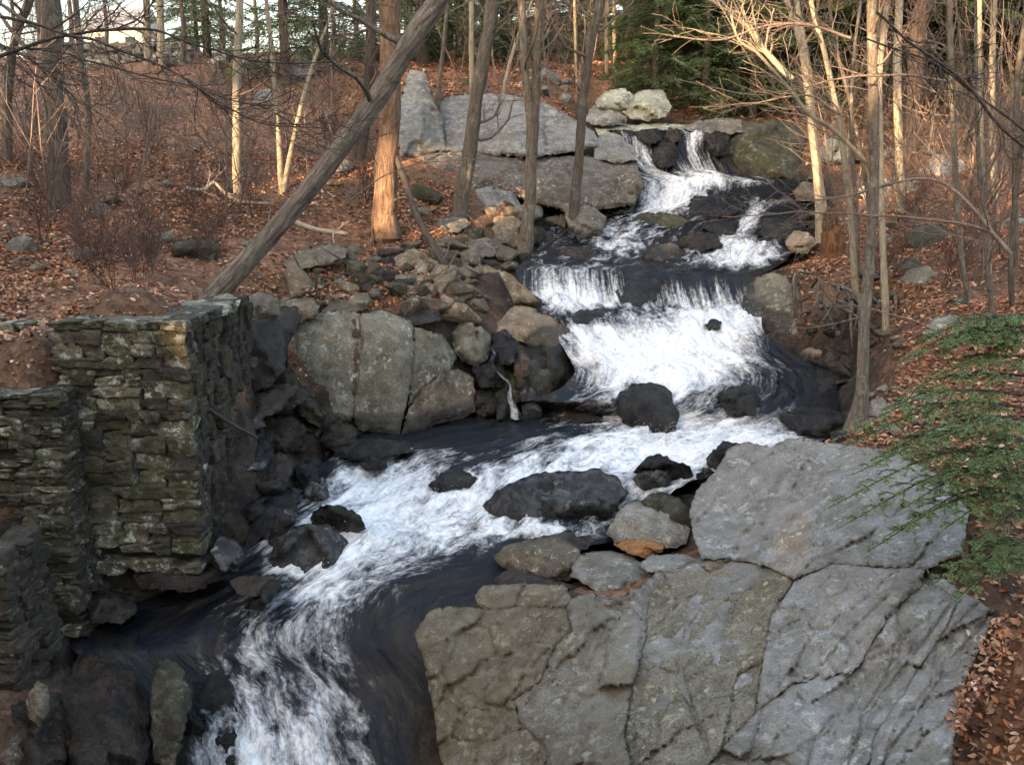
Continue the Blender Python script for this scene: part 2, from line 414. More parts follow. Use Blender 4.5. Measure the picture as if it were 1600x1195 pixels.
# ------------------------------------------------------------------ the stream's course: cross-sections, left bank to right bank
# each: (kind, [(px, py, Y or z, foam)...]);  'Y' gives the distance, 'z' the level
SEC = [
 ('Y', [(940,196,31,.0),(1000,196,31,.0),(1060,196,31,.1),(1150,196,31,.0)]),
 ('Y', [(950,204,29.2,.1),(1000,204,29.2,.2),(1060,203,29.2,.4),(1140,203,29.2,.1)]),
 ('Y', [(968,216,28.7,.25),(990,216,28.7,.6),(1012,214,28.7,.3),(1040,212,28.7,.05),(1062,209,28.7,.3),(1085,207,28.7,.75),(1108,208,28.7,.2),(1135,210,28.7,.02)]),
 ('Y', [(975,238,28.2,.3),(1005,240,28.1,.7),(1030,240,28.1,.15),(1050,240,28.1,.05),(1068,238,28.2,.4),(1085,235,28.3,.7),(1105,236,28.3,.25),(1130,238,28.3,.02)]),
 ('Y', [(985,262,27.8,.2),(1020,266,27.6,.75),(1045,268,27.6,.3),(1070,268,27.6,.55),(1100,268,27.8,.7),(1150,272,27.9,.05)]),
 ('Y', [(985,285,27.1,.35),(1020,285,27.0,.5),(1060,282,27.1,.95),(1105,280,27.3,1.0),(1150,284,27.3,.6),(1270,284,27.3,.05)]),
 ('Y', [(985,302,26.4,.3),(1020,304,26.2,.75),(1060,300,26.4,1.0),(1100,300,26.6,.6),(1160,300,26.7,.1),(1270,296,26.8,.05)]),
 ('Y', [(960,322,25.6,.2),(1000,328,25.4,.5),(1040,322,25.6,1.0),(1080,318,25.8,.7),(1130,316,26.0,.1),(1180,318,26.0,.6),(1270,318,26.2,.05)]),
 ('Y', [(900,338,25.0,.15),(960,344,24.8,.4),(1020,342,24.9,.5),(1080,342,25.1,.3),(1140,345,25.2,.2),(1175,338,25.3,.8),(1200,340,25.3,.15),(1260,345,25.3,.05)]),
 ('Y', [(850,358,24.0,.3),(910,362,23.8,.4),(970,368,23.8,.65),(1040,370,23.9,.3),(1100,372,24.0,.3),(1140,368,24.2,.8),(1180,370,24.2,.35),(1240,372,24.3,.1)]),
 ('Y', [(840,378,22.8,.2),(900,384,22.6,.3),(960,386,22.6,.75),(1040,388,22.6,.3),(1100,390,22.6,.6),(1150,386,22.8,.95),(1190,384,22.9,.8),(1240,392,23,.2)]),
 ('Y', [(825,402,21.3,.2),(880,406,21.2,.3),(950,406,21.2,.35),(1030,408,21.2,.15),(1100,408,21.3,.6),(1150,406,21.4,.95),(1200,402,21.5,.9),(1230,405,21.5,.2)]),
 ('Y', [(805,424,19.95,.2),(850,420,20.0,.45),(900,419,20.0,.5),(950,420,20.0,.4),(1000,425,19.9,.1),(1060,428,19.9,.1),(1120,430,19.9,.12),(1190,430,19.9,.15)]),
 ('Y', [(810,445,19.65,.3),(850,440,19.7,.65),(900,438,19.7,.62),(950,440,19.7,.55),(1000,446,19.6,.2),(1060,450,19.55,.5),(1120,452,19.55,.45),(1190,452,19.55,.3)]),
 ('Y', [(820,468,19.4,.6),(860,464,19.4,1.),(910,466,19.35,1.),(955,468,19.3,.75),(1000,472,19.2,.35),(1060,478,19.1,.7),(1120,478,19.1,.7),(1190,476,19.2,.6)]),
 ('Y', [(830,480,19.0,.4),(870,478,18.9,.8),(920,480,18.8,.6),(970,484,18.7,.4),(1020,490,18.55,.45),(1070,490,18.5,.85),(1120,488,18.6,1.),(1190,486,18.7,.8)]),
 ('Y', [(840,498,18.5,.2),(880,494,18.4,.35),(930,495,18.3,.3),(980,502,18.1,.6),(1030,506,17.95,.7),(1080,506,17.95,1.),(1130,504,18.0,1.),(1190,504,18.1,.7)]),
 ('Y', [(860,515,18.1,.3),(900,520,17.85,.8),(950,524,17.75,.9),(1000,528,17.6,1.),(1050,530,17.5,1.),(1100,530,17.5,1.),(1150,526,17.6,.95),(1195,526,17.7,.3)]),
 ('Y', [(885,548,17.3,.5),(930,552,17.1,1.),(980,556,17.0,1.),(1040,558,16.95,1.),(1100,558,16.95,1.),(1150,556,17.0,.85),(1190,556,17.1,.35),(1240,556,17.2,.1)]),
 ('Y', [(900,576,16.75,.4),(945,580,16.6,.9),(1000,584,16.5,1.),(1060,586,16.45,1.),(1110,586,16.45,.9),(1160,584,16.5,.55),(1200,584,16.5,.4),(1300,584,16.7,.08)]),
 ('Y', [(880,606,16.3,.1),(935,606,16.2,.6),(985,610,16.1,.5),(1050,612,15.95,.7),(1110,612,15.95,.6),(1160,612,16.0,.22),(1200,614,16.0,.25),(1310,614,16.2,.08)]),
 ('Y', [(830,626,16.0,.0),(930,630,15.75,.6),(985,636,15.65,.4),(1050,638,15.6,.5),(1110,640,15.55,.45),(1160,642,15.55,.5),(1205,644,15.5,.35),(1310,644,15.6,.08)]),
 ('z', [(740,640,1.87,.0),(860,645,1.87,.05),(930,652,1.87,.6),(1000,664,1.87,.75),(1050,664,1.9,.85),(1110,668,1.9,.8),(1170,670,1.9,.85),(1210,676,1.9,.7),(1300,676,1.92,.1)]),
 ('z', [(590,665,1.84,.05),(700,668,1.84,.02),(800,668,1.84,.08),(900,672,1.84,.3),(1000,684,1.86,.85),(1100,690,1.88,1.),(1180,690,1.88,1.),(1280,695,1.86,.6)]),
 ('z', [(545,688,1.80,.1),(650,692,1.80,.04),(750,694,1.8,.08),(840,688,1.81,.4),(930,692,1.82,.85),(1020,702,1.82,1.),(1100,710,1.82,1.),(1190,715,1.82,.7)]),
 ('z', [(515,706,1.72,.12),(600,706,1.72,.35),(680,704,1.74,.45),(760,712,1.76,.25),(840,712,1.76,.6),(930,716,1.76,.9),(1020,726,1.76,.9),(1110,740,1.76,.5)]),
 ('z', [(490,732,1.58,.1),(560,726,1.60,.6),(640,726,1.62,.75),(710,730,1.64,.45),(780,736,1.66,.65),(850,740,1.68,.8),(930,750,1.70,.5),(1050,770,1.7,.5)]),
 ('z', [(470,764,1.46,.15),(530,754,1.46,.75),(600,750,1.47,.9),(670,756,1.50,.7),(740,768,1.52,.75),(800,785,1.52,.6),(880,800,1.5,.2),(1020,800,1.5,.4)]),
 ('z', [(440,800,1.36,.2),(510,788,1.36,.8),(570,782,1.36,.95),(640,786,1.38,.9),(710,800,1.38,.95),(770,815,1.38,.55),(840,828,1.38,.7),(980,840,1.36,.15)]),
 ('z', [(385,850,1.24,.15),(460,836,1.26,.5),(540,824,1.28,.9),(610,820,1.28,.9),(680,828,1.28,.92),(740,840,1.28,.6),(790,850,1.28,.15),(880,860,1.28,.0)]),
 ('z', [(330,890,.98,.12),(420,880,1.06,.25),(500,868,1.14,.75),(570,858,1.16,.85),(640,858,1.18,.6),(700,866,1.18,.45),(760,876,1.18,.08),(850,890,1.18,.0)]),
 ('z', [(250,925,.72,.08),(360,920,.84,.2),(450,912,.95,.55),(520,900,1.0,.85),(590,890,1.04,.55),(650,894,1.05,.4),(710,902,1.05,.05),(800,920,1.05,.0)]),
 ('z', [(150,955,.62,0.0465),(300,955,.66,0.112),(400,948,.78,0.465),(470,936,.86,0.651),(530,926,.9,0.79),(590,922,.92,0.326),(650,926,.92,0.112),(760,945,.92,0)]),
 ('z', [(110,985,.60,0.068),(250,985,.60,0.085),(350,985,.60,0.17),(400,980,.64,0.468),(460,972,.68,0.51),(520,962,.72,0.595),(580,958,.74,0.17),(660,965,.74,0.068),(740,975,.74,0)]),
 ('z', [(110,1015,.55,0.04),(250,1015,.50,0.08),(345,1020,.42,0.2),(380,1020,.42,0.6),(420,1018,.42,0.44),(470,1012,.45,0.4),(520,1005,.48,0.44),(580,1005,.5,0.096),(660,1010,.5,0.064),(720,1010,.5,0)]),
 ('z', [(200,1070,.2,0),(345,1070,.1,0.3),(380,1070,.1,0.637),(410,1070,.1,0.45),(450,1068,.1,0.338),(490,1062,.12,0.488),(530,1064,.14,0.413),(590,1066,.14,0.09),(650,1068,.16,0.15),(720,1070,.16,0)]),
 ('z', [(230,1130,-.15,0),(355,1130,-.2,0.375),(385,1130,-.2,0.69),(420,1130,-.2,0.562),(450,1130,-.2,0.375),(490,1128,-.2,0.525),(540,1130,-.18,0.413),(580,1128,-.18,0.3),(640,1130,-.18,0.09),(740,1130,-.18,0.015)]),
 ('z', [(230,1200,-.5,0),(360,1200,-.55,0.468),(395,1200,-.55,0.741),(430,1200,-.55,0.624),(480,1200,-.55,0.546),(520,1200,-.55,0.585),(560,1200,-.55,0.312),(610,1200,-.5,0.117),(660,1200,-.5,0.078),(760,1200,-.5,0)]),
 ('z', [(200,1330,-1.0,0.16),(350,1330,-1.05,0.48),(450,1330,-1.05,0.72),(550,1330,-1.05,0.48),(800,1330,-1.0,0.08)]),
 ('z', [(100,1900,-1.6,0.16),(350,1900,-1.6,0.48),(450,1900,-1.6,0.72),(550,1900,-1.6,0.48),(900,1900,-1.6,0.08)]),
]
NT = 150
sec_pts, sec_foam = [], []
for kind, pts in SEC:
    a = np.array(pts, float)
    P = W(a[:, 0], a[:, 1], a[:, 2]) if kind == 'Y' else Z(a[:, 0], a[:, 1], a[:, 2])
    d = np.concatenate([[0], np.cumsum(np.linalg.norm(np.diff(P[:, :2], axis=0), axis=1))]); d /= d[-1]
    t = np.linspace(0, 1, NT)
    sec_pts.append(np.stack([np.interp(t, d, P[:, k]) for k in range(3)], -1))
    sec_foam.append(np.interp(t, d, a[:, 3]))
sec_pts = np.array(sec_pts); sec_foam = np.array(sec_foam)

rows, frow = [], []
for i in range(len(SEC) - 1):
    L = np.linalg.norm(sec_pts[i + 1].mean(0) - sec_pts[i].mean(0))
    k = max(4, int(L / 0.045)) if i < len(SEC) - 2 else 10
    for s in np.arange(k) / k:
        e = s
        rows.append(sec_pts[i] * (1 - e) + sec_pts[i + 1] * e)
        frow.append(sec_foam[i] * (1 - s) + sec_foam[i + 1] * s)
rows = np.array(rows); frow = np.array(frow)
for _ in range(3):   # soften the joins a little along the flow
    rows[1:-1] = 0.25 * rows[:-2] + 0.5 * rows[1:-1] + 0.25 * rows[2:]
    frow[1:-1] = 0.25 * frow[:-2] + 0.5 * frow[1:-1] + 0.25 * frow[2:]
dv = np.linalg.norm(np.diff(rows, axis=0), axis=2); vv = np.concatenate([np.zeros((1, NT)), np.cumsum(np.median(dv, axis=1))[:, None] * np.ones((1, NT))])
du = np.linalg.norm(np.diff(rows, axis=1), axis=2); uu = np.concatenate([np.zeros((len(rows), 1)), np.cumsum(du, axis=1)], axis=1)
uu = uu - uu[:, NT // 2][:, None]
steep = np.gradient(rows[:, :, 2], axis=0); hor = np.linalg.norm(np.gradient(rows[:, :, :2], axis=0), axis=2)
steep = np.clip(np.abs(steep) / (hor + 1e-4), 0, 2)
k0 = int(np.argmin(np.abs(rows[:, NT // 2, 1] - 15.0))); steep[k0:] *= 0.32
q = np.stack([uu.ravel() * 2.3, vv.ravel() * 1.3, np.zeros(uu.size)], -1)
n1 = fbm(q + 0.35 * np.stack([fbm(q * 0.7, 2, 5), fbm(q * 0.7, 2, 6), 0 * uu.ravel()], -1), 4, 11).reshape(uu.shape)
q2 = np.stack([uu.ravel() * 7.5, vv.ravel() * 1.7, np.zeros(uu.size)], -1)
n2 = fbm(q2, 3, 23).reshape(uu.shape)
q3 = np.stack([uu.ravel() * 9, vv.ravel() * 8, np.zeros(uu.size)], -1)
n3 = np.abs(fbm(q3, 3, 31)).reshape(uu.shape)
frow[k0:] = np.where(frow[k0:] > .25, np.minimum(1, frow[k0:] * 1.0 + .12 * np.clip((10.8 - rows[k0:, :, 1]) / .8, 0, 1)), frow[k0:])
turb = np.clip(frow * 1.1, 0, 1)
dz = (0.012 + 0.085 * turb) * n1 + 0.055 * turb * n2 + 0.03 * turb * n3
wpos = rows.copy(); wpos[:, :, 2] += dz
wpos[:, :, 1] -= 0.05 * np.clip(steep, 0, 1) * (n2 + 0.4)
mb = MB(); nr = len(rows)
i = np.arange(nr - 1)[:, None] * NT; j = np.arange(NT - 1)[None, :]
mb.add(wpos.reshape(-1, 3), np.stack([i + j, i + NT + j, i + NT + j + 1, i + j + 1], -1).reshape(-1, 4))

m, nt_, b = new_mat('stream_water'); g = NG(nt_)
at = g.n('Attribute', attribute_name='foam'); sa = g.n('Attribute', attribute_name='steep'); uvn = g.n('Attribute', attribute_name='flow')
U = uvn.outputs['Vector']; F = at.outputs['Fac']; S = g.rng(sa.outputs['Fac'], 0.2, 0.65)
wob = g.n('TexNoise'); g.l(U, wob.inputs['Vector']); wob.inputs['Scale'].default_value = 1.6; wob.inputs['Detail'].default_value = 3
ws = g.n('VectorMath', operation='MULTIPLY_ADD'); g.l(wob.outputs['Color'], ws.inputs[0]); ws.inputs[1].default_value = (0.28, 0.35, 0); g.l(U, ws.inputs[2])
strand = g.math('ADD', g.math('MULTIPLY', g.noise(g.mapv(U, (15, 0.75, 1)), 1.0, 4, 0.6, 0.12), 0.6), g.math('MULTIPLY', g.noise(g.mapv(U, (4.5, 0.5, 1)), 1.0, 3, 0.6, 0.3), 0.4))
swirl = g.noise(g.mapv(ws.outputs[0], (3.4, 1.5, 1)), 1.0, 6, 0.7, 0.25)
lace = g.noise(g.mapv(ws.outputs[0], (15, 9, 1)), 1.0, 5, 0.75, 0.3)
nz = g.n('Mix', data_type='FLOAT'); g.l(S, nz.inputs[0]); g.l(swirl, nz.inputs[2]); g.l(strand, nz.inputs[3])
nzv = g.math('ADD', g.math('MULTIPLY', nz.outputs[0], 1.9), g.math('MULTIPLY', lace, 0.75))
val = g.math('ADD', F, g.math('SUBTRACT', nzv, 1.3))
foam = g.rng(val, 0.34, 1.06)
foam = g.math('MULTIPLY', foam, g.rng(F, 0.04, 0.24))
fcol = g.mix(g.rng(lace, 0.3, 0.62), (0.56, 0.60, 0.65), (0.84, 0.85, 0.86))
water_sky_tint = g.mix(g.rng(swirl, 0.45, 0.7), (0.008, 0.010, 0.015), (0.03, 0.025, 0.018))  # bluish tone paints sky reflection into the water colour; brown is shallow water
b.inputs['Specular IOR Level'].default_value = 0.45
g.l(water_sky_tint, b.inputs['Base Color']); b.inputs['Roughness'].default_value = 0.12; b.inputs['IOR'].default_value = 1.33
hh = g.math('ADD', g.math('MULTIPLY', nz.outputs[0], 1.0), g.math('MULTIPLY', lace, 0.5))
g.l(g.bump(hh, 0.7, 0.06), b.inputs['Normal'])
fb = g.n('BsdfPrincipled'); g.l(fcol, fb.inputs['Base Color']); fb.inputs['Roughness'].default_value = 0.6
g.l(g.bump(g.math('ADD', lace, nz.outputs[0]), 0.35, 0.06), fb.inputs['Normal'])
mx = g.n('MixShader'); g.l(foam, mx.inputs[0]); g.l(b.outputs[0], mx.inputs[1]); g.l(fb.outputs[0], mx.inputs[2])
g.l(mx.outputs[0], nt_.nodes['Material Output'].inputs[0])
M['water'] = m
stream = build('stream', mb, m, origin=(0, 0, 0))
tag(stream, 'white water cascading over ledges into a dark rocky stream', 'stream', kind='structure')
attr(stream, 'foam', frow.ravel()); attr(stream, 'steep', steep.ravel())
attr(stream, 'flow', np.stack([uu.ravel(), vv.ravel(), 0 * uu.ravel()], -1), 'FLOAT_VECTOR')

def droplets(n_, sd):
    rg = np.random.RandomState(sd)
    pr = (np.clip(frow - .62, 0, 1) * (rows[:, :, 1] > 8.5)).ravel(); pr /= pr.sum()
    k = rg.choice(len(pr), n_, p=pr); c = wpos.reshape(-1, 3)[k] + rg.normal(size=(n_, 3)) * [.05, .05, 0] + np.stack([0 * k, -.03 * rg.rand(n_), rg.exponential(.05, n_) + .015], -1)
    r = rg.uniform(.003, .008, n_)[:, None, None]
    tet = np.array([(1, 1, 1), (1, -1, -1), (-1, 1, -1), (-1, -1, 1)], float)[None] * .7
    V = c[:, None] + tet * r
    f = np.array([(0, 1, 2), (0, 3, 1), (0, 2, 3), (1, 3, 2)])[None] + np.arange(n_)[:, None, None] * 4
    mb = MB(); mb.add(V.reshape(-1, 3), None, f.reshape(-1, 3)); tag(build('spray', mb, M['spray'], origin=(0, 0, 0)), 'fine spray of droplets over the white water', 'spray', kind='stuff')
droplets(9000, 4)
# thin side trickles between the rocks
def trickle(label, pts, sd):
    a = np.array(pts, float); n_ = 46
    P = catmull(W(a[:, 0], a[:, 1], a[:, 2]), n_); t = np.linspace(0, len(a) - 1, n_)
    wd = np.interp(t, np.arange(len(a)), a[:, 3]) * a[:, 2].mean() / FPX; fo = np.interp(t, np.arange(len(a)), a[:, 4])
    m_ = 9; s = np.linspace(-.5, .5, m_)
    V = np.repeat(P[:, None, :], m_, 1); V[:, :, 0] += wd[:, None] * s[None]; V[:, :, 1] += np.abs(s)[None] * wd[:, None] * .5
    L = np.concatenate([[0], np.cumsum(np.linalg.norm(np.diff(P, axis=0), axis=1))])
    V[:, :, 1] -= .05 * (fbm(np.stack([(s[None] * 6 + 0 * L[:, None]).ravel() + sd, (L[:, None] * 4 + 0 * s[None]).ravel(), np.zeros(n_ * m_)], -1), 3, sd).reshape(n_, m_))
    i = np.arange(n_ - 1)[:, None] * m_; j = np.arange(m_ - 1)[None]
    mb = MB(); mb.add(V.reshape(-1, 3), np.stack([i + j, i + m_ + j, i + m_ + j + 1, i + j + 1], -1).reshape(-1, 4))
    o = build('trickle', mb, M['water'], origin=(0, 0, 0)); tag(o, label, 'water', kind='structure')
    attr(o, 'foam', np.repeat(fo[:, None] * 1.0, m_, 1) * (1 - np.abs(s)[None] * .7)); attr(o, 'steep', np.full(n_ * m_, 1.0))
    attr(o, 'flow', np.stack([(wd[:, None] * s[None]).ravel() + sd, np.repeat(L[:, None], m_, 1).ravel(), np.zeros(n_ * m_)], -1), 'FLOAT_VECTOR')
trickle('thin broken trickle between the dark jumbled rocks', [(764,538,16.85,4,.3),(772,552,16.7,9,.55),(768,568,16.5,7,.45),(784,588,16.3,10,.6),(796,600,16.2,7,.5),(797,622,16.05,12,.6),(804,640,15.95,14,.7),(808,656,15.85,22,.6)], 1)
# ------------------------------------------------------------------ ground
CT = []
for k in range(len(SEC)):
    for t in (0.03, 0.25, 0.5, 0.75, 0.97):
        p = sec_pts[k][int(t * (NT - 1))].copy(); p[2] -= 0.35; CT.append(p)
    if k % 2 == 0 and k < len(SEC) - 2: pass
GP = [ # banks and hillsides: px, py, Y
 (0,1195,8.5),(150,1100,9.4),(60,1030,10.0),(240,1195,8.9),(-150,1195,8.0),
 (-100,960,10.0),
 # behind the walls
 (-150,560,11.2),(0,590,11.0),(60,585,11.0),(90,570,11.2),(60,545,12.2),(-100,510,12.9),(0,503,12.9),(60,502,12.9),(130,512,11.9),(200,512,11.8),(270,512,11.8),
 (285,492,13.0),(330,480,13.3),(355,478,13.8),
 (430,800,12.0),(400,700,12.6),(404,640,13.7),(420,580,15.0),(426,520,16.1),(420,480,16.5),
 (480,470,16.9),(380,455,16.0),(500,450,17.5),(560,485,16.6),(640,480,16.6),(700,430,18.5),(780,430,18.8),(560,400,20),(700,390,20.5),(640,440,18.2),
 (650,350,21.8),(850,360,23.0),(760,340,23.0),(800,318,23.8),(900,345,24.0),(640,318,22.4),(600,360,20.8),(500,380,19.5),(450,420,17.8),
 (700,560,16.6),(760,520,17.2),(850,500,18.4),(900,570,17.3),
 # left hillside
 (100,480,13.6),(0,460,14.2),(200,470,14.2),(300,440,15.5),(100,420,15.8),(250,390,17.5),(400,380,18.2),(0,390,16.5),(300,330,19.8),(100,330,18.8),(0,300,19.0),(-200,330,17),(450,330,20.8),(200,250,22.5),(400,250,23.5),(550,290,22.5),(0,200,24),(150,180,26),(350,190,27),(520,200,26.5),(600,262,24.3),
 (0,115,32),(150,105,33),(300,100,33.5),(420,110,33),(540,100,33),(-250,110,30),(605,150,30),
 (0,95,40),(200,85,42),(400,88,42),(560,80,42),(-300,80,40),
 (0,110,60),(300,105,60),(550,90,60),
 # behind the grey outcrop
 (640,128,29.5),(700,152,29.2),(800,150,29),(880,180,29),(920,190,29.5),(700,90,38),(850,110,36),(950,130,33),(1000,120,36),(960,100,42),(800,80,45),(700,40,60),(950,60,55),(1000,98,40),
 (1040,150,33),(1100,185,31),(1200,185,30.5),
 # right bank
 (1270,270,28.0),(1260,200,30.5),(1290,330,25.0),(1270,390,22.0),(1230,430,19.5),(1280,470,18.2),(1300,440,18.2),(1360,430,17.6),(1270,560,17.4),(1340,570,16.6),(1330,500,16.9),(1330,600,16.1),(1320,650,14.9),
 (1450,400,18.5),(1550,450,16.5),(1440,480,15.8),(1400,540,14.8),(1500,560,13.2),(1390,640,13.0),(1290,690,12.6),(1340,670,12.5),(1500,700,10.6),(1600,620,11.2),(1590,800,9.1),(1700,700,9.5),
 (1500,330,23),(1400,330,22.6),(1600,350,21),(1340,280,26.5),(1450,270,27.5),(1600,270,26),(1500,200,31.5),(1300,180,33),(1700,300,22),(1900,350,18),
 (1400,130,38),(1600,150,36),(1100,140,36),(1250,120,40),(1100,60,50),(1300,40,52),(1600,40,50),(1900,60,45),(1000,20,64),(1300,-30,66),(1700,-40,64),
 # under the foreground slabs
 (690,1060,9.7),(760,1010,10.0),(800,930,10.8),(740,1195,9.0),(900,960,9.6),(900,1195,8.0),(1000,880,11.0),(1050,840,11.8),(1100,800,12.0),(1100,960,9.5),(1200,1195,7.3),(1200,780,11.8),(1200,900,9.8),(1350,760,10.9),(1350,900,9.0),(1400,1050,7.9),(1550,900,8.5),(1600,1000,7.6),(1620,1195,6.6),(1450,820,9.6),(1800,1000,7),
]
for a in GP: CT.append(W(*a))
for x, y, z in [(-60,10,7),(-60,40,13),(60,10,9),(60,40,15),(-30,-10,5),(30,-10,5),(-60,-60,8),(60,-60,8),(0,-60,1.5),(0,-5,-1.8),(5,3,0.5),(-7,3,0.5),(-12,8,4),(12,6,4),(-120,-90,12),(120,-90,14),(-150,140,20),(150,140,26),(0,140,24),(-40,80,12),(40,80,19),(-12,0,4),(12,-2,4.2)]:
    CT.append(np.array([x, y, z], float))
CT = np.array(CT)
# drop near-duplicates
keep = []
for i_, p in enumerate(CT):
    if all(np.hypot(*(CT[k][:2] - p[:2])) > 0.12 for k in keep): keep.append(i_)
CT = CT[keep]
n = len(CT)
D = np.linalg.norm(CT[:, None, :2] - CT[None, :, :2], axis=2)
A = np.zeros((n + 3, n + 3)); A[:n, :n] = -D; A[:n, n] = 1; A[:n, n + 1:] = CT[:, :2]; A[n, :n] = 1; A[n + 1:, :n] = CT[:, :2].T
sol = np.linalg.solve(A, np.concatenate([CT[:, 2], np.zeros(3)]))
def rbf(xy):
    out = np.empty(len(xy))
    for s in range(0, len(xy), 20000):
        c = xy[s:s + 20000]
        d = np.sqrt(((c[:, None, :] - CT[None, :, :2]) ** 2).sum(2))
        out[s:s + 20000] = -d @ sol[:n] + sol[n] + c @ sol[n + 1:]
    return out
gx = np.concatenate([np.linspace(-150, -32, 14), np.linspace(-30, -13.2, 42), np.arange(-13, 13, 0.095), np.linspace(13.2, 30, 42), np.linspace(32, 150, 14)])
gy = np.concatenate([np.linspace(-90, 3, 26), np.arange(3.6, 8, 0.3), np.arange(8, 22, 0.095), np.arange(22, 36, 0.16), np.arange(36, 66, 0.5), np.linspace(67, 150, 16)])
GX, GY = np.meshgrid(gx, gy)
xy = np.stack([GX.ravel(), GY.ravel()], -1)
gz = rbf(xy)
wl = sec_pts[:, ::10].reshape(-1, 3)
dw = np.full(len(xy), 99.0); hw = np.zeros(len(xy))
near = (np.abs(xy[:, 0]) < 13) & (xy[:, 1] > 6) & (xy[:, 1] < 34)
idx = np.where(near)[0]
for s in range(0, len(idx), 20000):
    c = xy[idx[s:s + 20000]]
    d_ = np.sqrt(((c[:, None, :] - wl[None, :, :2]) ** 2).sum(2)); k_ = d_.argmin(1)
    dw[idx[s:s + 20000]] = d_.min(1); hw[idx[s:s + 20000]] = gz[idx[s:s + 20000]] - wl[k_, 2]
dw = dw + 3.0 * np.clip((hw - 1.5) / .5, 0, 1) * ((xy[:, 0] < -3.6) & (xy[:, 1] < 15.5))
p3 = np.stack([xy[:, 0], xy[:, 1], gz], -1)
gz = gz + 0.10 * fbm(p3 * 0.9, 4, 3) + 0.11 * np.clip(1.6 - dw, 0, 1) * fbm(p3 * 2.6, 4, 9)
GZ = gz.reshape(GX.shape)
def ground(x, y):
    x = np.atleast_1d(np.asarray(x, float)); y = np.atleast_1d(np.asarray(y, float))
    i = np.clip(np.searchsorted(gy, y) - 1, 0, len(gy) - 2); j = np.clip(np.searchsorted(gx, x) - 1, 0, len(gx) - 2)
    ty = (y - gy[i]) / (gy[i + 1] - gy[i]); tx = (x - gx[j]) / (gx[j + 1] - gx[j])
    return (GZ[i, j] * (1 - tx) + GZ[i, j + 1] * tx) * (1 - ty) + (GZ[i + 1, j] * (1 - tx) + GZ[i + 1, j + 1] * tx) * ty
def dwater(x, y):
    c = np.stack([np.atleast_1d(x), np.atleast_1d(y)], -1).astype(float)
    out = np.empty(len(c))
    for s in range(0, len(c), 20000):
        out[s:s + 20000] = np.sqrt(((c[s:s + 20000, None, :] - wl[None, :, :2]) ** 2).sum(2)).min(1)
    return out
def on_ground(px, py, y0=5.0, y1=70.0):
    """first ground point along the sight line"""
    ys = np.concatenate([np.arange(y0, 40, 0.1), np.arange(40, y1, 0.5)])
    P = W(np.full(len(ys), px), np.full(len(ys), py), ys)
    d = P[:, 2] - ground(P[:, 0], P[:, 1])
    k = np.where(d < 0)[0]
    return P[k[0]] if len(k) else None
mb = MB(); NX = len(gx); NY = len(gy)
i = np.arange(NY - 1)[:, None] * NX; j = np.arange(NX - 1)[None, :]
mb.add(np.stack([xy[:, 0], xy[:, 1], gz], -1), np.stack([i + j, i + j + 1, i + NX + j + 1, i + NX + j], -1).reshape(-1, 4))
m, nt_, b = new_mat('leafy_forest_soil'); g = NG(nt_)
geo = g.n('NewGeometry'); P = geo.outputs['Position']; ra = g.n('Attribute', attribute_name='rocky')
vo = g.n('TexVoronoi'); vo.inputs['Scale'].default_value = 11; g.l(P, vo.inputs['Vector'])
sp = g.n('SeparateColor'); g.l(vo.outputs['Color'], sp.inputs[0])
rp = g.n('ValToRGB'); el = rp.color_ramp.elements
el[0].color = (0.09, 0.048, 0.03, 1); el[1].color = (0.32, 0.18, 0.11, 1); el.new(0.45).color = (0.2, 0.095, 0.052, 1)
g.l(sp.outputs[0], rp.inputs[0])
big = g.noise(P, 0.6, 5); fine = g.noise(P, 16, 7, 0.7)
col = g.mix(g.rng(big, 0.42, 0.62, 0, 0.6), rp.outputs[0], (0.085, 0.06, 0.04))
col = g.mix(1.0, col, g_comb(g, g.rng(fine, 0.3, 0.7, 0.55, 1.3, False)), 'MULTIPLY')
rk = g.mix(g.rng(g.noise(P, 3, 8, 0.65), 0.4, 0.62), (0.02, 0.016, 0.013), (0.055, 0.044, 0.033))
col = g.mix(ra.outputs['Fac'], col, rk)
g.l(col, b.inputs['Base Color']); b.inputs['Roughness'].default_value = 0.85
b.inputs['Specular IOR Level'].default_value = 0.25
g.l(g.bump(g.math('ADD', fine, g.math('MULTIPLY', vo.outputs['Distance'], 0.8)), 0.9, 0.06), b.inputs['Normal'])
grd = build('ground', mb, m, origin=(0, 0, 0))
tag(grd, 'leaf covered forest ground sloping down to the stream', 'ground', kind='structure')
rocky = np.clip(1.7 - dw / 0.9, 0, 1)
attr(grd, 'rocky', rocky)
# ------------------------------------------------------------------ rocks
from mathutils.kdtree import KDTree
_ws = wpos[::5, ::6].reshape(-1, 3)
KD = KDTree(len(_ws))
for _i, _p in enumerate(_ws): KD.insert((_p[0], _p[1], 0.0), _i)
KD.balance()
def wet_attr(o, verts, hi=.28):
    lo, hi_ = verts.min(0), verts.max(0)
    w = np.zeros(len(verts))
    for k, v in enumerate(verts):
        co, idx, d = KD.find((v[0], v[1], 0.0))
        if d < 0.7: w[k] = np.clip(1.15 - max(0.0, v[2] - _ws[idx][2]) / hi - max(0, d - .25) * 1.2, 0, 1)
    if w.max() > 0: attr(o, 'wet', w)
def seg_dist(p, poly, closed=True):
    a = poly; bb = np.roll(poly, -1, 0) if closed else poly[1:]
    if not closed: a = poly[:-1]
    best = np.full(len(p), 1e9)
    for s, e in zip(a, bb):
        d = e - s; L = (d * d).sum() + 1e-9
        t = np.clip(((p - s) @ d) / L, 0, 1)
        best = np.minimum(best, np.hypot(*(p - s - t[:, None] * d).T))
    return best

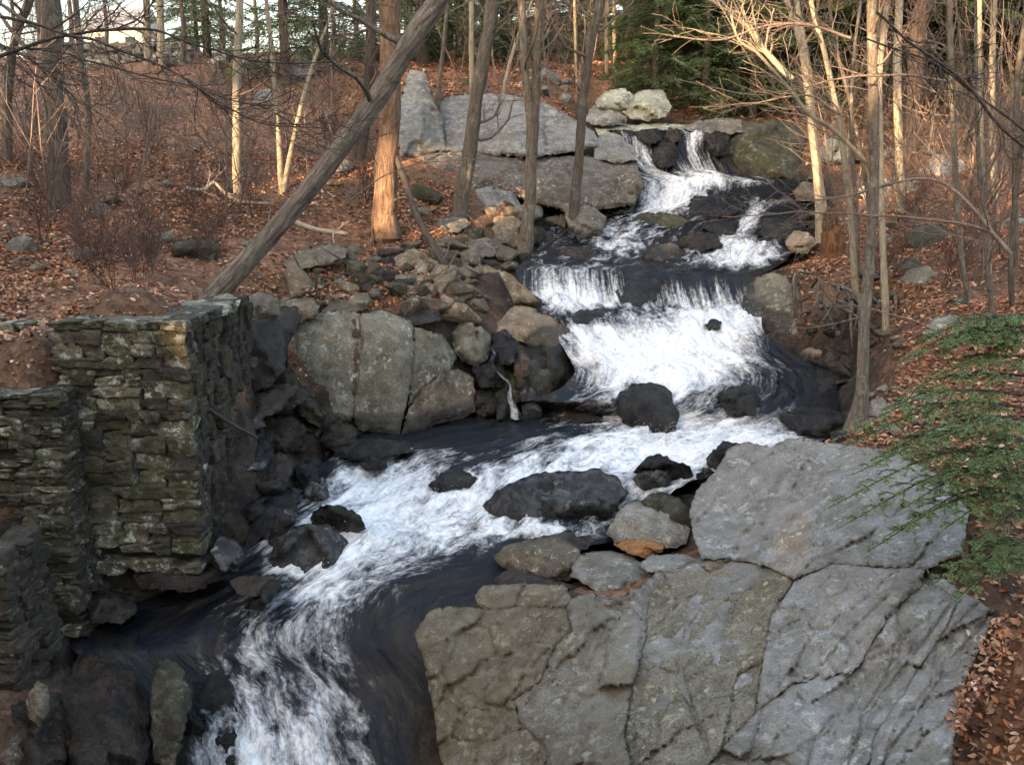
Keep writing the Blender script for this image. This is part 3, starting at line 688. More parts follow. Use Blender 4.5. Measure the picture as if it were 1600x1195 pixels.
def inside(p, poly):
    r = np.zeros(len(p), bool); j = len(poly) - 1
    for i in range(len(poly)):
        xi, yi = poly[i]; xj, yj = poly[j]
        c = ((yi > p[:, 1]) != (yj > p[:, 1])) & (p[:, 0] < (xj - xi) * (p[:, 1] - yi) / (yj - yi + 1e-12) + xi)
        r ^= c; j = i
    return r

def relief(poly, Yf, thick=0.6, bulge=0.15, R=0.10, drop=0.10, step=7.0, jag=2.0, amp=0.03, nf=8, seed=0, cracks=(), freq=2.2, grow_px=0.0, blocks=0.0, bsize=70.0, bdir=-0.95):
    rg = np.random.RandomState(seed)
    poly = np.array(poly, float)
    if grow_px:
        pv = poly - np.roll(poly, 1, 0); nx = np.roll(poly, -1, 0) - poly
        tn = pv / (np.linalg.norm(pv, axis=1)[:, None] + 1e-9) + nx / (np.linalg.norm(nx, axis=1)[:, None] + 1e-9); tn /= np.linalg.norm(tn, axis=1)[:, None] + 1e-9
        nn = np.stack([tn[:, 1], -tn[:, 0]], -1); area = 0.5 * (poly[:, 0] * np.roll(poly[:, 1], -1) - poly[:, 1] * np.roll(poly[:, 0], -1)).sum()
        poly = poly + nn * grow_px * (1 if area > 0 else -1)
    out = []
    for k in range(len(poly)):
        a, e = poly[k], poly[(k + 1) % len(poly)]
        L = np.hypot(*(e - a)); m_ = max(1, int(L / step))
        nrm = np.array([-(e - a)[1], (e - a)[0]]) / (L + 1e-9)
        for s in range(m_):
            t = s / m_
            w = math.sin(math.pi * t)
            out.append(a + (e - a) * t + nrm * w * jag * rg.uniform(-1, 1))
    out = np.array(out)
    lo, hi = out.min(0), out.max(0)
    xs = np.arange(lo[0], hi[0], step); ys = np.arange(lo[1], hi[1], step * 0.87)
    gxx, gyy = np.meshgrid(xs, ys); gxx[1::2] += step / 2
    pt = np.stack([gxx.ravel(), gyy.ravel()], -1) + rg.uniform(-0.25, 0.25, (gxx.size, 2)) * step
    pt = pt[inside(pt, out)]
    if len(pt): pt = pt[seg_dist(pt, out) > step * 0.45]
    nb = len(out)
    allp = np.vstack([out, pt])
    r_ = delaunay_2d_cdt([Vector(p) for p in allp], [], [list(range(nb))], 1, 1e-5)
    v2 = np.array([list(v) for v in r_[0]]); tri = [f for f in r_[2] if len(f) == 3]
    tri = np.array(tri, np.int64)
    ctr = out.mean(0)
    Y0 = Yf(v2[:, 0], v2[:, 1])
    sc = Y0.mean() / FPX
    d = seg_dist(v2, out) * sc
    hs = np.maximum((hi - lo) / 2, 4)
    pn = (v2 - (lo + hi) / 2) / hs
    if bulge:
        best = np.full(len(v2), -9.0)
        for k in range(nf):
            an = rg.uniform(0, 6.283); rr = math.sqrt(rg.uniform(0.0, 1.0)) * 0.95
            c = np.array([math.cos(an), math.sin(an)]) * rr
            best = np.maximum(best, 2 * pn @ c - rr * rr + rg.uniform(-0.06, 0.06))
        Y0 = Y0 + bulge * best
    e = np.clip(1 - d / R, 0, 1)
    Y0 = Y0 + drop * (1 - np.sqrt(np.clip(1 - e * e, 0, 1)))
    Pw = W(v2[:, 0], v2[:, 1], Y0)
    nz = fbm(Pw * freq, 5, seed % 50)
    rid = 1 - np.abs(fbm(Pw * freq * 1.3 + 7, 3, seed % 31)) * 2
    Y0 = Y0 + amp * nz + amp * 1.2 * np.clip(rid - 0.6, 0, 1) 
    if blocks:   # fracture blocks: each with a tilt and a step of its own
        nbk = max(3, int((hi - lo).prod() / bsize ** 2)); cs = lo + rg.uniform(0, 1, (nbk, 2)) * (hi - lo)
        ca, sa_ = math.cos(bdir), math.sin(bdir); Rm = np.array([[ca, sa_], [-sa_ * 2.1, ca * 2.1]])
        wv = v2 + 6 * np.stack([vnoise(np.c_[v2 / 22.0, 0 * v2[:, 0]], 3), vnoise(np.c_[v2 / 22.0, 0 * v2[:, 0]], 4)], -1)
        dd = np.linalg.norm((wv @ Rm.T)[:, None] - (cs @ Rm.T)[None], axis=2); ki = dd.argmin(1)
        tl = rg.normal(size=(nbk, 2)) * 0.35 / bsize; st_ = rg.uniform(-1, 1, nbk)
        Y0 = Y0 + blocks * (st_[ki] * 0.6 + ((v2 - cs[ki]) * tl[ki]).sum(1) * 1.6)
        so = np.sort(dd, axis=1)[:, :2]; Y0 = Y0 + blocks * 0.5 * np.exp(-((so[:, 1] - so[:, 0]) / 5.0) ** 2)
    for cr, wdt, dep in cracks:
        cd = seg_dist(v2, np.array(cr, float), False)
        Y0 = Y0 + dep * np.exp(-(cd / wdt) ** 2)
    Pw = W(v2[:, 0], v2[:, 1], Y0)
    # boundary loop = vertices 0..nb-1 in order (input order kept for the outline)
    bp = v2[:nb]; bY = Y0[:nb]
    mids = W(ctr[0] + (bp[:, 0] - ctr[0]) * 0.97, ctr[1] + (bp[:, 1] - ctr[1]) * 0.97, bY + thick * 0.5)
    back = W(ctr[0] + (bp[:, 0] - ctr[0]) * 0.8, ctr[1] + (bp[:, 1] - ctr[1]) * 0.8, bY.mean() + (bY - bY.mean()) * 0.6 + thick)
    cb = back.mean(0)[None]
    V = np.vstack([Pw, mids, back, cb]); n0 = len(Pw)
    k = np.arange(nb); k2 = (k + 1) % nb
    q = np.vstack([np.stack([k, k2, n0 + k2, n0 + k], -1), np.stack([n0 + k, n0 + k2, n0 + nb + k2, n0 + nb + k], -1)])
    t2 = np.stack([n0 + nb + k, n0 + nb + k2, np.full(nb, n0 + 2 * nb)], -1)
    mb = MB(); mb.add(V, q, np.vstack([tri, t2])); return mb

def lin(y0, Y0, y1, Y1):
    return lambda x, y: Y0 + (Y1 - Y0) * (np.asarray(y, float) - y0) / (y1 - y0)

# --- the bedrock outcrop in the foreground, right
OC = np.array([(650,985,9.25),(690,1195,8.55),(680,1090,8.9),(760,955,9.6),(880,945,9.35),(1000,960,9.0),(860,1195,7.7),(1000,1195,7.1),(1100,1195,6.8),(1340,1195,6.4),(1500,1195,6.1),(1500,930,7.75),(1550,1000,7.2),(1440,890,8.2),(1300,880,8.7),(1240,905,8.8),(1060,893,9.7),(1300,700,11.0),(1200,690,11.7),(1140,700,12.0),(1090,790,11.2),(1095,870,10.0),(1420,760,9.6),(1450,850,8.6),(1200,780,10.6),(1330,1050,7.5),(1180,1110,7.3),(950,1080,8.2),(800,1090,8.5)], float)
_pn = len(OC); _d = np.hypot(OC[:, None, 0] - OC[None, :, 0], OC[:, None, 1] - OC[None, :, 1])
_A = np.zeros((_pn + 3, _pn + 3)); _A[:_pn, :_pn] = -_d - np.eye(_pn) * -40; _A[:_pn, _pn] = 1; _A[:_pn, _pn + 1:] = OC[:, :2]; _A[_pn, :_pn] = 1; _A[_pn + 1:, :_pn] = OC[:, :2].T
_s = np.linalg.solve(_A, np.concatenate([OC[:, 2], np.zeros(3)]))
def ocY(x, y, off=0.0):
    p = np.stack([np.asarray(x, float), np.asarray(y, float)], -1)
    d = np.sqrt(((p[:, None] - OC[None, :, :2]) ** 2).sum(2))
    return -d @ _s[:_pn] + _s[_pn] + p @ _s[_pn + 1:] + off
SLABS = [
 ('bedrock', 0.05, [(650,990),(672,957),(700,949),(760,954),(820,950),(885,948),(893,985),(868,1005),(842,1065),(800,1092),(812,1130),(850,1160),(862,1260),(715,1260),(690,1180),(677,1090),(664,1030)], None),
 ('bedrock', 0.0, [(893,962),(886,938),(925,928),(960,938),(985,948),(1008,975),(1004,1000),(985,1070),(972,1150),(1000,1260),(866,1260),(854,1160),(817,1130),(806,1094),(846,1068),(872,1008),(898,986)], None),
 ('bedrock', 0.10, [(745,930),(755,917),(820,914),(880,915),(891,936),(886,946),(820,947),(770,951),(748,942)], None),
 ('slab_spotted', 0.10, [(1012,972),(1016,935),(1036,896),(1062,894),(1140,890),(1200,886),(1238,906),(1204,960),(1190,1040),(1178,1112),(1108,1188),(1060,1260),(1006,1260),(978,1150),(990,1070),(1008,1004)], None),
 ('bedrock', 0.0, [(1080,800),(1090,768),(1120,738),(1140,702),(1170,693),(1204,702),(1232,687),(1312,696),(1395,708),(1470,745),(1512,800),(1500,862),(1448,886),(1300,877),(1268,890),(1242,903),(1203,883),(1170,874),(1098,870),(1086,835)], None),
 ('bedrock', 0.0, [(1245,908),(1302,882),(1443,890),(1436,915),(1398,945),(1360,1000),(1345,1030),(1328,1050),(1310,1048),(1290,1060),(1278,1050),(1262,1062),(1237,1064),(1182,1112),(1194,1040),(1208,962)], None),
 ('bedrock', 0.07, [(1240,1069),(1264,1067),(1280,1056),(1292,1066),(1312,1054),(1332,1054),(1364,1003),(1402,948),(1441,910),(1474,905),(1500,928),(1478,980),(1440,1030),(1418,1072),(1390,1110),(1365,1150),(1345,1260),(1064,1260),(1112,1190),(1182,1116)], None),
 ('bedrock', 0.04, [(1505,926),(1552,955),(1530,1010),(1508,1055),(1492,1120),(1480,1200),(1490,1260),(1350,1260),(1369,1152),(1394,1112),(1422,1074),(1444,1032),(1482,982)], None),
]
CR = [([(1545,955),(1490,1030),(1440,1105),(1395,1165),(1372,1210)], 2.8, .09), ([(1500,925),(1445,1000),(1400,1060),(1350,1130),(1325,1195)], 2.6, .07), ([(1390,930),(1330,985),(1285,1040)], 2.4, .05), ([(1420,1100),(1392,1150),(1380,1200)], 2.4, .06), ([(1160,900),(1130,960),(1120,1030)], 2.4, .05), ([(950,960),(935,1010),(915,1050)], 2.4, .04), ([(1420,985),(1395,1040),(1370,1085),(1345,1125)], 3, .05), ([(1325,1060),(1310,1120),(1300,1170)], 2.5, .03), ([(1480,1030),(1450,1075),(1410,1130)], 3, .05), ([(720,985),(760,985),(755,1030),(735,1060),(725,1085)], 3, .05), ([(1010,1000),(1050,1010),(1080,960),(1095,930)], 3, .05), ([(1080,1030),(1060,1060),(1100,1150),(1110,1180)], 3, .06), ([(1250,1010),(1210,1010),(1300,1010)], 3, .02), ([(840,960),(850,990),(820,1040),(800,1100)], 3, .04), ([(1150,700),(1200,760),(1260,740)], 3, .04), ([(1205,770),(1230,740),(1270,730)], 3, .04), ([(1100,880),(1240,905)], 3, .03), ([(1110,1190),(1085,1120),(1060,1040),(1075,985),(1110,940)], 2.6, .07), ([(1440,905),(1480,930),(1500,940)], 2.6, .06), ([(1485,985),(1530,940)], 2.6, .06), ([(1300,1120),(1270,1160),(1262,1195)], 2.6, .05), ([(700,1000),(690,1050),(720,1110)], 2.6, .05), ([(760,1100),(800,1110),(790,1150)], 2.6, .05), ([(1240,760),(1310,735),(1350,720)], 2.6, .05), ([(1130,800),(1180,840),(1240,850)], 2.4, .04),
      ([(1240,955),(1300,930),(1340,905)], 2.5, -.03), ([(930,985),(900,1060),(870,1120)], 2.5, .03)]
oc = empty('bedrock_outcrop', W(1150, 1195, 6.8))
tag(oc, 'big cracked grey bedrock outcrop sloping to the stream, right foreground', 'rock outcrop')
base_poly = [(668,1000),(700,960),(890,955),(1000,960),(1030,905),(1098,866),(1092,800),(1150,712),(1310,700),(1420,772),(1450,860),(1440,900),(1500,935),(1540,962),(1500,1055),(1480,1260),(720,1260),(684,1090)]
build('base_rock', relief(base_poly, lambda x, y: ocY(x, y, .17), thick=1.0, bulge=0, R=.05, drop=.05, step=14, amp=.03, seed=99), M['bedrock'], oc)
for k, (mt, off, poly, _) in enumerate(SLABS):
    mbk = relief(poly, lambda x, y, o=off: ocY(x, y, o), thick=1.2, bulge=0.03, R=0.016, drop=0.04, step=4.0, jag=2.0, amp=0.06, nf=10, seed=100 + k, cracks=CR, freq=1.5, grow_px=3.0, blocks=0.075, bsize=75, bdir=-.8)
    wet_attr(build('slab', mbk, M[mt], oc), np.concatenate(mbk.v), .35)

# --- single rocks: (name, label, material, outline, Y at bottom, Y at top, bulge)
INW = []
def hero(name, label, mat, poly, Yb, Yt, bulge=0.2, thick=None, parent=None, cat='boulder', group=None, step=None, amp=None, R=None, cracks=(), grow_px=0.0, blocks=None):
    p = np.array(poly, float); y0, y1 = p[:, 1].min(), p[:, 1].max()
    if Yb < 6:
        zb, hh_ = Yb, Yt; INW.append((poly, zb)); xm = p[:, 0].mean(); Yb = float(Yz(xm, y1, zb - .05)); Yt = float(Yz(xm, y0, zb + hh_))
    wm = (p[:, 0].max() - p[:, 0].min()) * mpp(Yb); hm = (y1 - y0) * mpp(Yb)
    s = min(wm, hm)
    if thick is None: thick = max(0.25, 0.7 * wm)
    st = step or max(3.0, min(7.0, math.sqrt((p[:, 0].max() - p[:, 0].min()) * (y1 - y0)) / 14))
    bulge = max(bulge, 0.42 * s)
    mb = relief(poly, lin(y0, Yt, y1, Yb), thick=thick, bulge=bulge, R=R or 0.08 * s, drop=0.09 * s, step=st, jag=st * 0.55, amp=amp if amp is not None else min(0.07, 0.09 * s), nf=5, grow_px=grow_px, blocks=blocks if blocks is not None else min(0.11, 0.14 * s), bsize=max(16, 0.42 * math.sqrt((p[:, 0].max() - p[:, 0].min()) * (y1 - y0))), bdir=(seed_of(label) % 628) / 100.0, seed=seed_of(label + str(poly[0])), freq=min(6, 2.2 / max(s, 0.3)), cracks=cracks)
    o = build(name, mb, M[mat], parent)
    if Yb < 24: wet_attr(o, np.concatenate(mb.v))
    if parent is None: tag(o, label, cat, group)
    return o

cb = empty('cracked_boulder', W(600, 675, 15))
tag(cb, 'huge rounded olive grey boulder split by vertical cracks, left of the pool', 'boulder')
CB = [
 ('boulder', [(438,540),(455,512),(490,494),(535,485),(560,492),(562,540),(556,600),(548,655),(500,642),(470,602),(446,575)], 14.9, 16.0, .25),
 ('boulder', [(563,492),(600,486),(642,503),(646,540),(640,590),(631,640),(622,678),(562,670),(549,642),(558,600),(564,540)], 14.75, 15.9, .15),
 ('boulder', [(649,513),(690,524),(712,556),(702,578),(680,590),(655,616),(638,633),(644,590),(650,545)], 14.95, 15.9, .15),
 ('brown', [(640,640),(660,611),(690,586),(715,578),(738,592),(741,642),(720,652),(680,660),(655,674),(628,679)], 14.75, 15.4, .2)]
def cbY(x, y):
    x = np.asarray(x, float); y = np.asarray(y, float)
    u = (x - 585) / 160.0; t = np.clip((525 - y) / 40.0, 0, 2)
    return 15.1 + (678 - y) / 193.0 * .75 + .3 * u * u * (u < 0) + .8 * np.clip((x - 625) / 110.0, 0, 1) + .35 * t * t
for k, (mt, poly, yb, yt, bu) in enumerate(CB):
    mb = relief(poly, lambda x, y, o=(0, .03, .06, -.02)[k]: cbY(x, y) + o, thick=1.5, bulge=.07, R=.05, drop=.06, step=4.5, jag=2, amp=.05, nf=8, seed=640 + k, grow_px=2.4, blocks=.03, bsize=60, freq=1.8)
    wet_attr(build('slab', mb, M[mt], cb), np.concatenate(mb.v), .4)
mb = relief([(549,500),(555,497),(561,520),(558,580),(551,640),(547,640),(550,600),(553,550)], lambda x, y: cbY(x, y) + .035, thick=.3, bulge=.0, R=.02, drop=.02, step=4, amp=.02, seed=650)
build('stain', mb, M['rust'], cb)

cl = empty('cliff', W(800, 320, 26))
tag(cl, 'grey humped rock cliff behind the trees above the left bank', 'cliff')
for mt, poly, yb, yt, bu in [
 ('cliff', [(624,215),(626,170),(640,112),(660,114),(670,150),(688,182),(694,232),(660,240),(628,242)], 25.2, 26.8, .3),
 ('cliff', [(686,172),(700,153),(760,149),(800,152),(850,163),(890,186),(926,208),(932,226),(880,236),(830,243),(760,238),(697,236)], 25.2, 27.2, .35),
 ('cliff', [(930,220),(958,209),(985,228),(992,248),(960,252),(930,246)], 25.3, 26.4, .2),
 ('cliff_low', [(628,246),(700,240),(760,241),(840,247),(930,248),(992,252),(1003,290),(990,318),(955,322),(890,330),(850,318),(800,306),(730,296),(650,290),(630,270)], 23.9, 25.4, .3),
 ('cliff', [(728,335),(738,300),(765,294),(800,302),(815,330),(808,352),(770,362),(735,352)], 22.8, 24.0, .25),
 ('cliff_low', [(880,318),(920,322),(945,340),(935,368),(905,372),(890,350)], 22.8, 23.8, .2)]:
    hero('slab', 'cliff piece', mt, poly, yb, yt, bu, thick=2.0, parent=cl, step=4, R=.12, amp=.10, grow_px=3.5, blocks=.10)

HERO = [
 ('boulder','dark cleft rock wedged between the pier and the cracked boulder','wet_brown',[(418,575),(424,515),(440,478),(466,480),(470,500),(452,530),(450,580),(470,618),(440,612)],14.5,15.5,.15),
 ('boulder','mossy dark rock leaning on the left side of the cracked boulder','mossy',[(448,600),(455,578),(480,612),(510,650),(500,668),(470,650)],14.2,14.8,.1),
 ('boulder','black wet rock shelf splitting the main fall near its right side','wet',[(1120,622),(1140,604),(1170,602),(1190,622),(1180,648),(1140,650)],15.35,15.8,.12),
 ('boulder','black ledge rock showing through the upper fall step','wet',[(958,462),(972,436),(1010,430),(1045,440),(1050,470),(1010,482),(975,478)],18.95,19.7,.12),
 ('boulder','low black rock breaking the step below the upper fall','wet',[(880,500),(905,484),(950,482),(975,494),(950,508),(900,512)],18.05,18.5,.1),
 ('boulder','black wedge rock between the upper trickles','wet_brown',[(1018,252),(1028,218),(1048,214),(1060,232),(1056,258),(1034,264)],27.2,28.2,.2),
 ('boulder','dark lip rock at the head of the upper fall','wet_brown',[(1100,214),(1118,204),(1140,210),(1138,240),(1115,246)],27.5,28.3,.15),
 ('boulder','small black rock in the white water right of the black ledge','wet',[(1100,508),(1112,498),(1128,502),(1126,514),(1108,518)],17.6,17.8,.06),
 ('boulder','pair of dark wet stones left of the rapids mouth','wet_grey',[(470,770),(486,752),(512,756),(516,776),(490,786)],1.42,.3,.1),
 ('boulder','glossy black stone upstream of the dark rapids rock','wet',[(560,724),(580,712),(606,716),(604,732),(575,736)],1.66,.22,.08),
 ('boulder','brown rock filling the cleft beside the lichen block','bedrock',[(915,928),(960,935),(1000,915),(1030,890),(1040,905),(1022,965),(1006,990),(960,955)],9.05,9.55,.1),
 ('boulder','dark rock at the water line below the lichen block','wet_brown',[(772,905),(800,885),(860,905),(900,915),(880,925),(790,925)],10.1,10.6,.1),
 ('boulder','broad brown mossy rock mass between cracked boulder and main fall','mossy',[(690,515),(745,500),(820,508),(890,540),(912,560),(890,600),(878,655),(800,660),(735,665),(740,600),(712,560)],15.95,17.7,.2),
 ('boulder','dark upright rock against the side of the stone pier','wet_brown',[(378,570),(392,505),(425,488),(448,520),(446,575),(420,606),(384,610)],13.4,14.8,.15),
 ('boulder','dark ledge rock below the upright one beside the pier','wet_brown',[(376,650),(390,612),(430,596),(468,604),(440,640),(395,662)],13.0,13.9,.12),
 ('boulder','black rock in the corner between pier and rapids','wet',[(376,745),(388,690),(402,668),(430,700),(410,752),(385,770)],12.2,13.0,.12),
 ('boulder','damp brown boulder right of the pier top stones','brown',[(432,500),(446,470),(480,462),(500,478),(492,498),(450,510)],15.6,16.3,.15),
 ('boulder','dark flat stone behind the top of the cracked boulder','wet_brown',[(600,492),(640,478),(685,482),(690,500),(650,508)],16.1,16.8,.1),
 ('boulder','brown stone on the rubble edge above the cracked boulder','brown',[(500,490),(520,468),(560,466),(575,482),(545,492)],16.2,16.9,.12),
 ('boulder','low brown boulder left of the tan overhanging one','brown',[(655,452),(680,436),(720,438),(742,458),(722,474),(675,472)],17.4,18.2,.15),
 ('boulder','grey brown slab in the rubble under the dead pole','slab_brown',[(690,436),(712,416),(738,424),(742,446),(715,450)],18.0,18.6,.12),
 # beside the main fall
 ('boulder','long flat tan grey rock lying along the top of the central boulders','tan',[(664,480),(700,470),(760,470),(820,478),(870,498),(905,524),(912,543),(880,552),(840,546),(800,532),(760,522),(700,506)],17.0,18.5,.25),
 ('boulder','small grey wedge rock right of the cracked boulder','boulder',[(692,512),(735,502),(766,520),(768,548),(748,575),(722,566)],16.4,17.1,.15),
 ('boulder','dark green mossy boulder at the left foot of the main fall','mossy',[(798,532),(860,540),(915,538),(908,568),(884,600),(872,642),(838,638),(815,602),(804,566)],16.4,17.4,.25),
 ('boulder','black wet pointed rock in the pool under the mossy boulder','wet',[(866,642),(884,608),(906,598),(922,574),(962,590),(956,622),(932,650),(880,652)],1.85,.6,.2),
 ('boulder','topmost dark jumbled rock beside the thin broken trickle','wet',[(768,524),(788,513),(810,536),(804,566),(780,572),(772,550)],16.5,17.0,.14),
 ('boulder','second dark jumbled rock below the topmost one','wet_brown',[(798,560),(816,544),(836,580),(830,614),(806,604)],16.2,16.7,.14),
 ('boulder','grey jumbled rock at the pool edge right of the trickle','wet_grey',[(812,610),(830,604),(848,622),(846,650),(818,656)],15.9,16.3,.12),
 ('boulder','low black jumbled rock at the foot of the trickle','wet',[(774,622),(792,612),(800,632),(796,656),(776,656)],15.9,16.25,.1),
 ('boulder','small rock on the lip of the upper fall, left one','wet_brown',[(994,216),(1002,202),(1022,203),(1032,218),(1014,228)],28.0,28.6,.12),
 ('boulder','small rock on the lip of the upper fall, right one','wet_brown',[(1036,216),(1046,199),(1066,203),(1064,220),(1048,226)],28.0,28.6,.12),
 ('boulder','pale wet flat stone right of the brown boulder piece','wet',[(736,574),(764,566),(792,584),(788,604),(752,606)],16.15,16.5,.1),
 ('boulder','small dark brown block at the waterline below the flat stone','wet_brown',[(740,608),(772,610),(778,646),(746,657)],15.95,16.3,.12),
 ('boulder','angular tan boulder overhanging the upper ledge of the falls','tan',[(736,424),(758,412),(798,428),(846,468),(847,488),(800,482),(745,452)],18.4,19.2,.2),
 ('boulder','upright black boulder in the middle of the falls foot','wet',[(962,640),(968,612),(988,599),(1030,600),(1050,613),(1062,650),(1056,680),(1000,682),(972,662)],1.87,.75,.25),
 ('boulder','large flat black and grey boulder lying in midstream','wet_grey',[(754,790),(775,766),(830,741),(880,736),(930,731),(965,744),(980,766),(962,802),(930,822),(870,828),(800,817),(760,806)],1.42,.62,.22),
 ('boulder','jagged black rock standing behind the grey midstream stone','wet',[(988,738),(1010,714),(1032,709),(1056,721),(1078,728),(1086,746),(1070,758),(1030,754)],1.72,.5,.15),
 ('boulder','small round grey stone in front of the jagged black rock','wet_grey',[(988,748),(1004,735),(1040,735),(1050,750),(1036,769),(1004,767)],1.70,.3,.12),
 ('boulder','black wet boulder at the tip of the outcrop beside white water','wet',[(1103,716),(1130,688),(1166,694),(1162,712),(1142,737),(1104,732)],1.76,.45,.15),
 ('boulder','little black stone below the boulder at the outcrop tip','wet',[(1088,740),(1108,731),(1121,744),(1106,758),(1089,754)],1.74,.2,.08),
 ('boulder','round black boulder with a pale grey face, left edge of the chute','wet_grey',[(418,874),(434,836),(468,820),(512,818),(545,848),(522,882),(472,912),(440,914),(423,898)],0.98,.62,.2),
 ('boulder','smooth black boulder upstream of the pale faced one','wet',[(484,810),(500,790),(532,789),(562,804),(572,826),(550,840),(510,838),(490,826)],1.26,.5,.15),
 ('boulder','grey pointed stone under the foot of the stone pier','wet_grey',[(328,862),(344,836),(370,844),(384,870),(372,892),(345,890)],10.7,11.2,.12),
 ('boulder','flat brown stone lying beside the left edge of the chute','wet_brown',[(358,906),(375,899),(430,896),(436,915),(400,932),(370,927)],10.4,10.8,.1),
 ('boulder','dark rock with water pouring over it in the rapids','wet',[(668,758),(690,738),(720,732),(746,746),(736,766),(710,762),(684,776)],1.52,.26,.1),
 ('boulder','big black wet slab left of the lower chute','wet',[(250,1020),(290,988),(338,1000),(366,1050),(374,1120),(372,1195),(378,1260),(255,1260),(280,1120)],9.3,10.6,.25),
 ('boulder','upright olive brown wedge rock by the black slab','mossy',[(238,1045),(262,1026),(286,1045),(302,1085),(292,1132),(272,1200),(240,1190),(234,1100)],8.9,9.7,.12),
 ('boulder','brown sloping rock at the lower left corner','wet_brown',[(-20,1100),(20,1040),(70,1015),(110,1040),(120,1120),(100,1200),(60,1260),(-20,1260)],8.2,9.7,.25),
 ('boulder','dark brown tilted slab with leaves, bottom left','wet_brown',[(90,1090),(125,1020),(180,1030),(215,1060),(232,1100),(232,1180),(190,1260),(60,1260),(110,1190)],8.2,9.9,.2),
 ('boulder','small upright brown stone on the lower left slope','brown',[(40,1090),(58,1062),(76,1070),(78,1110),(62,1135),(44,1120)],8.6,8.9,.1),
 ('boulder','low dark rock beside the still pool under the wall','wet_brown',[(130,930),(165,915),(205,925),(215,955),(190,975),(145,972)],10.3,10.9,.15),
 ('boulder','dark broad stone under the broken foot of the pier','wet_brown',[(200,890),(260,870),(330,880),(350,905),(300,925),(220,920)],10.7,11.3,.15),
 ('boulder','dark flat rock where the chute bends left','wet',[(430,930),(440,905),(420,905),(400,930),(380,950),(410,955)],10.3,10.6,.06),
 ('boulder','brown rounded rock between pier and cracked boulder','wet_brown',[(392,680),(410,652),(455,646),(478,668),(472,702),(420,708)],13.1,13.7,.18),
 ('boulder','long narrow reddish slab leaning below the cracked boulder','wet_brown',[(410,642),(468,606),(487,602),(482,622),(442,648)],13.5,14.1,.06),
 ('boulder','dark wet block at the foot of the pier by the rapids','wet',[(384,795),(405,760),(455,762),(466,800),(440,832),(385,852)],11.7,12.5,.15),
 ('boulder','small black rock at the left end of the rapids','wet',[(452,742),(468,722),(496,728),(502,754),(476,766)],1.5,.35,.1),
 ('boulder','low black rock awash left of the quiet pool','wet',[(520,700),(560,684),(640,688),(644,706),(570,718),(530,716)],1.78,.2,.1),
 ('boulder','dark broken rock above the left end of the pool','wet_brown',[(500,690),(512,660),(540,655),(560,672),(552,694),(520,704)],14.2,14.6,.1),
 ('boulder','dark rock in shade between pier and pool','wet_brown',[(400,750),(404,715),(440,706),(462,722),(450,752),(420,762)],12.4,12.9,.12),
 # foreground blocks on the outcrop
 ('boulder','cracked reddish brown block at the stream edge of the outcrop','brown',[(770,866),(800,848),(850,836),(890,827),(922,850),(905,866),(892,906),(850,912),(800,892),(780,882)],10.5,11.5,.15),
 ('boulder','brown grey block with white lichen beside the reddish one','bedrock',[(890,900),(904,866),(950,860),(985,864),(1020,900),(1016,922),(976,946),(930,922)],9.9,10.9,.18),
 ('boulder','tan grey boulder above the orange stone','slab',[(946,834),(963,802),(990,781),(1020,783),(1050,800),(1079,826),(1072,850),(1040,857),(1000,852),(960,850)],11.0,12.0,.25),
 ('boulder','olive brown boulder leaning behind the tan grey one','mossy',[(1000,782),(1030,768),(1060,776),(1080,800),(1082,830),(1055,815)],11.5,12.1,.12),
 ('boulder','small rusty orange stone wedged under the tan grey boulder','orange',[(958,850),(975,842),(1005,842),(1034,848),(1036,862),(1008,872),(980,864)],10.75,11.0,.08),
 ('boulder','flat pale grey slab stone under the orange stone','bedrock',[(998,880),(1015,866),(1060,864),(1096,874),(1092,892),(1040,895),(1010,892)],10.1,10.7,.1),
 ('boulder','dark brown stone in the cleft below the mauve slab','brown',[(1096,882),(1105,870),(1135,868),(1175,878),(1170,888),(1110,894)],9.7,10.0,.08),
 # midstream above the upper ledge
 ('boulder','flat mossy stone midstream below the upper cascade','mossy',[(982,347),(1000,334),(1040,332),(1078,345),(1062,359),(1000,363)],24.3,24.9,.15),
 ('boulder','tan boulder midstream just above the upper ledge','brown',[(994,416),(1018,386),(1048,377),(1070,394),(1068,420),(1030,424)],21.0,21.9,.25),
 ('boulder','dark flat stone right of the tan midstream boulder','wet_brown',[(1058,374),(1088,360),(1120,365),(1130,384),(1092,394),(1066,386)],22.2,22.8,.15),
 ('boulder','dark stone at the left side above the upper ledge','wet_brown',[(866,398),(884,384),(925,387),(932,406),(900,416),(872,412)],21.2,21.8,.15),
 ('boulder','black wet ledge rock below the upper cascade, right','wet',[(1062,330),(1085,306),(1140,304),(1172,320),(1140,338),(1090,338)],25.0,26.0,.15),
 ('boulder','black wet sloping rock right of the thin side fall','wet',[(1185,366),(1192,340),(1230,335),(1262,350),(1250,374),(1215,378)],23.8,24.6,.15),
 ('boulder','dark wet rock left of the thin side fall','wet',[(1098,356),(1120,343),(1156,345),(1150,364),(1120,368)],24.0,24.6,.1),
 ('boulder','pale lumpy boulder perched at the head of the falls','pale',[(930,160),(948,141),(975,137),(992,150),(988,172),(955,174),(935,168)],29.4,30.2,.25),
 ('boulder','rounded grey boulder right of the pale one at the falls head','pale',[(972,176),(986,150),(1010,140),(1036,140),(1050,166),(1042,182),(1010,190),(985,186)],29.2,30.2,.3),
 ('boulder','flat grey ledge stone under the perched pale boulder','cliff',[(910,186),(928,164),(960,174),(980,182),(978,196),(920,196)],29.0,29.8,.15),
 ('boulder','long low grey ledge rock under the perched boulders','pale',[(925,200),(975,195),(1040,192),(1082,196),(1080,208),(1040,214),(985,218),(935,212)],28.9,29.6,.15),
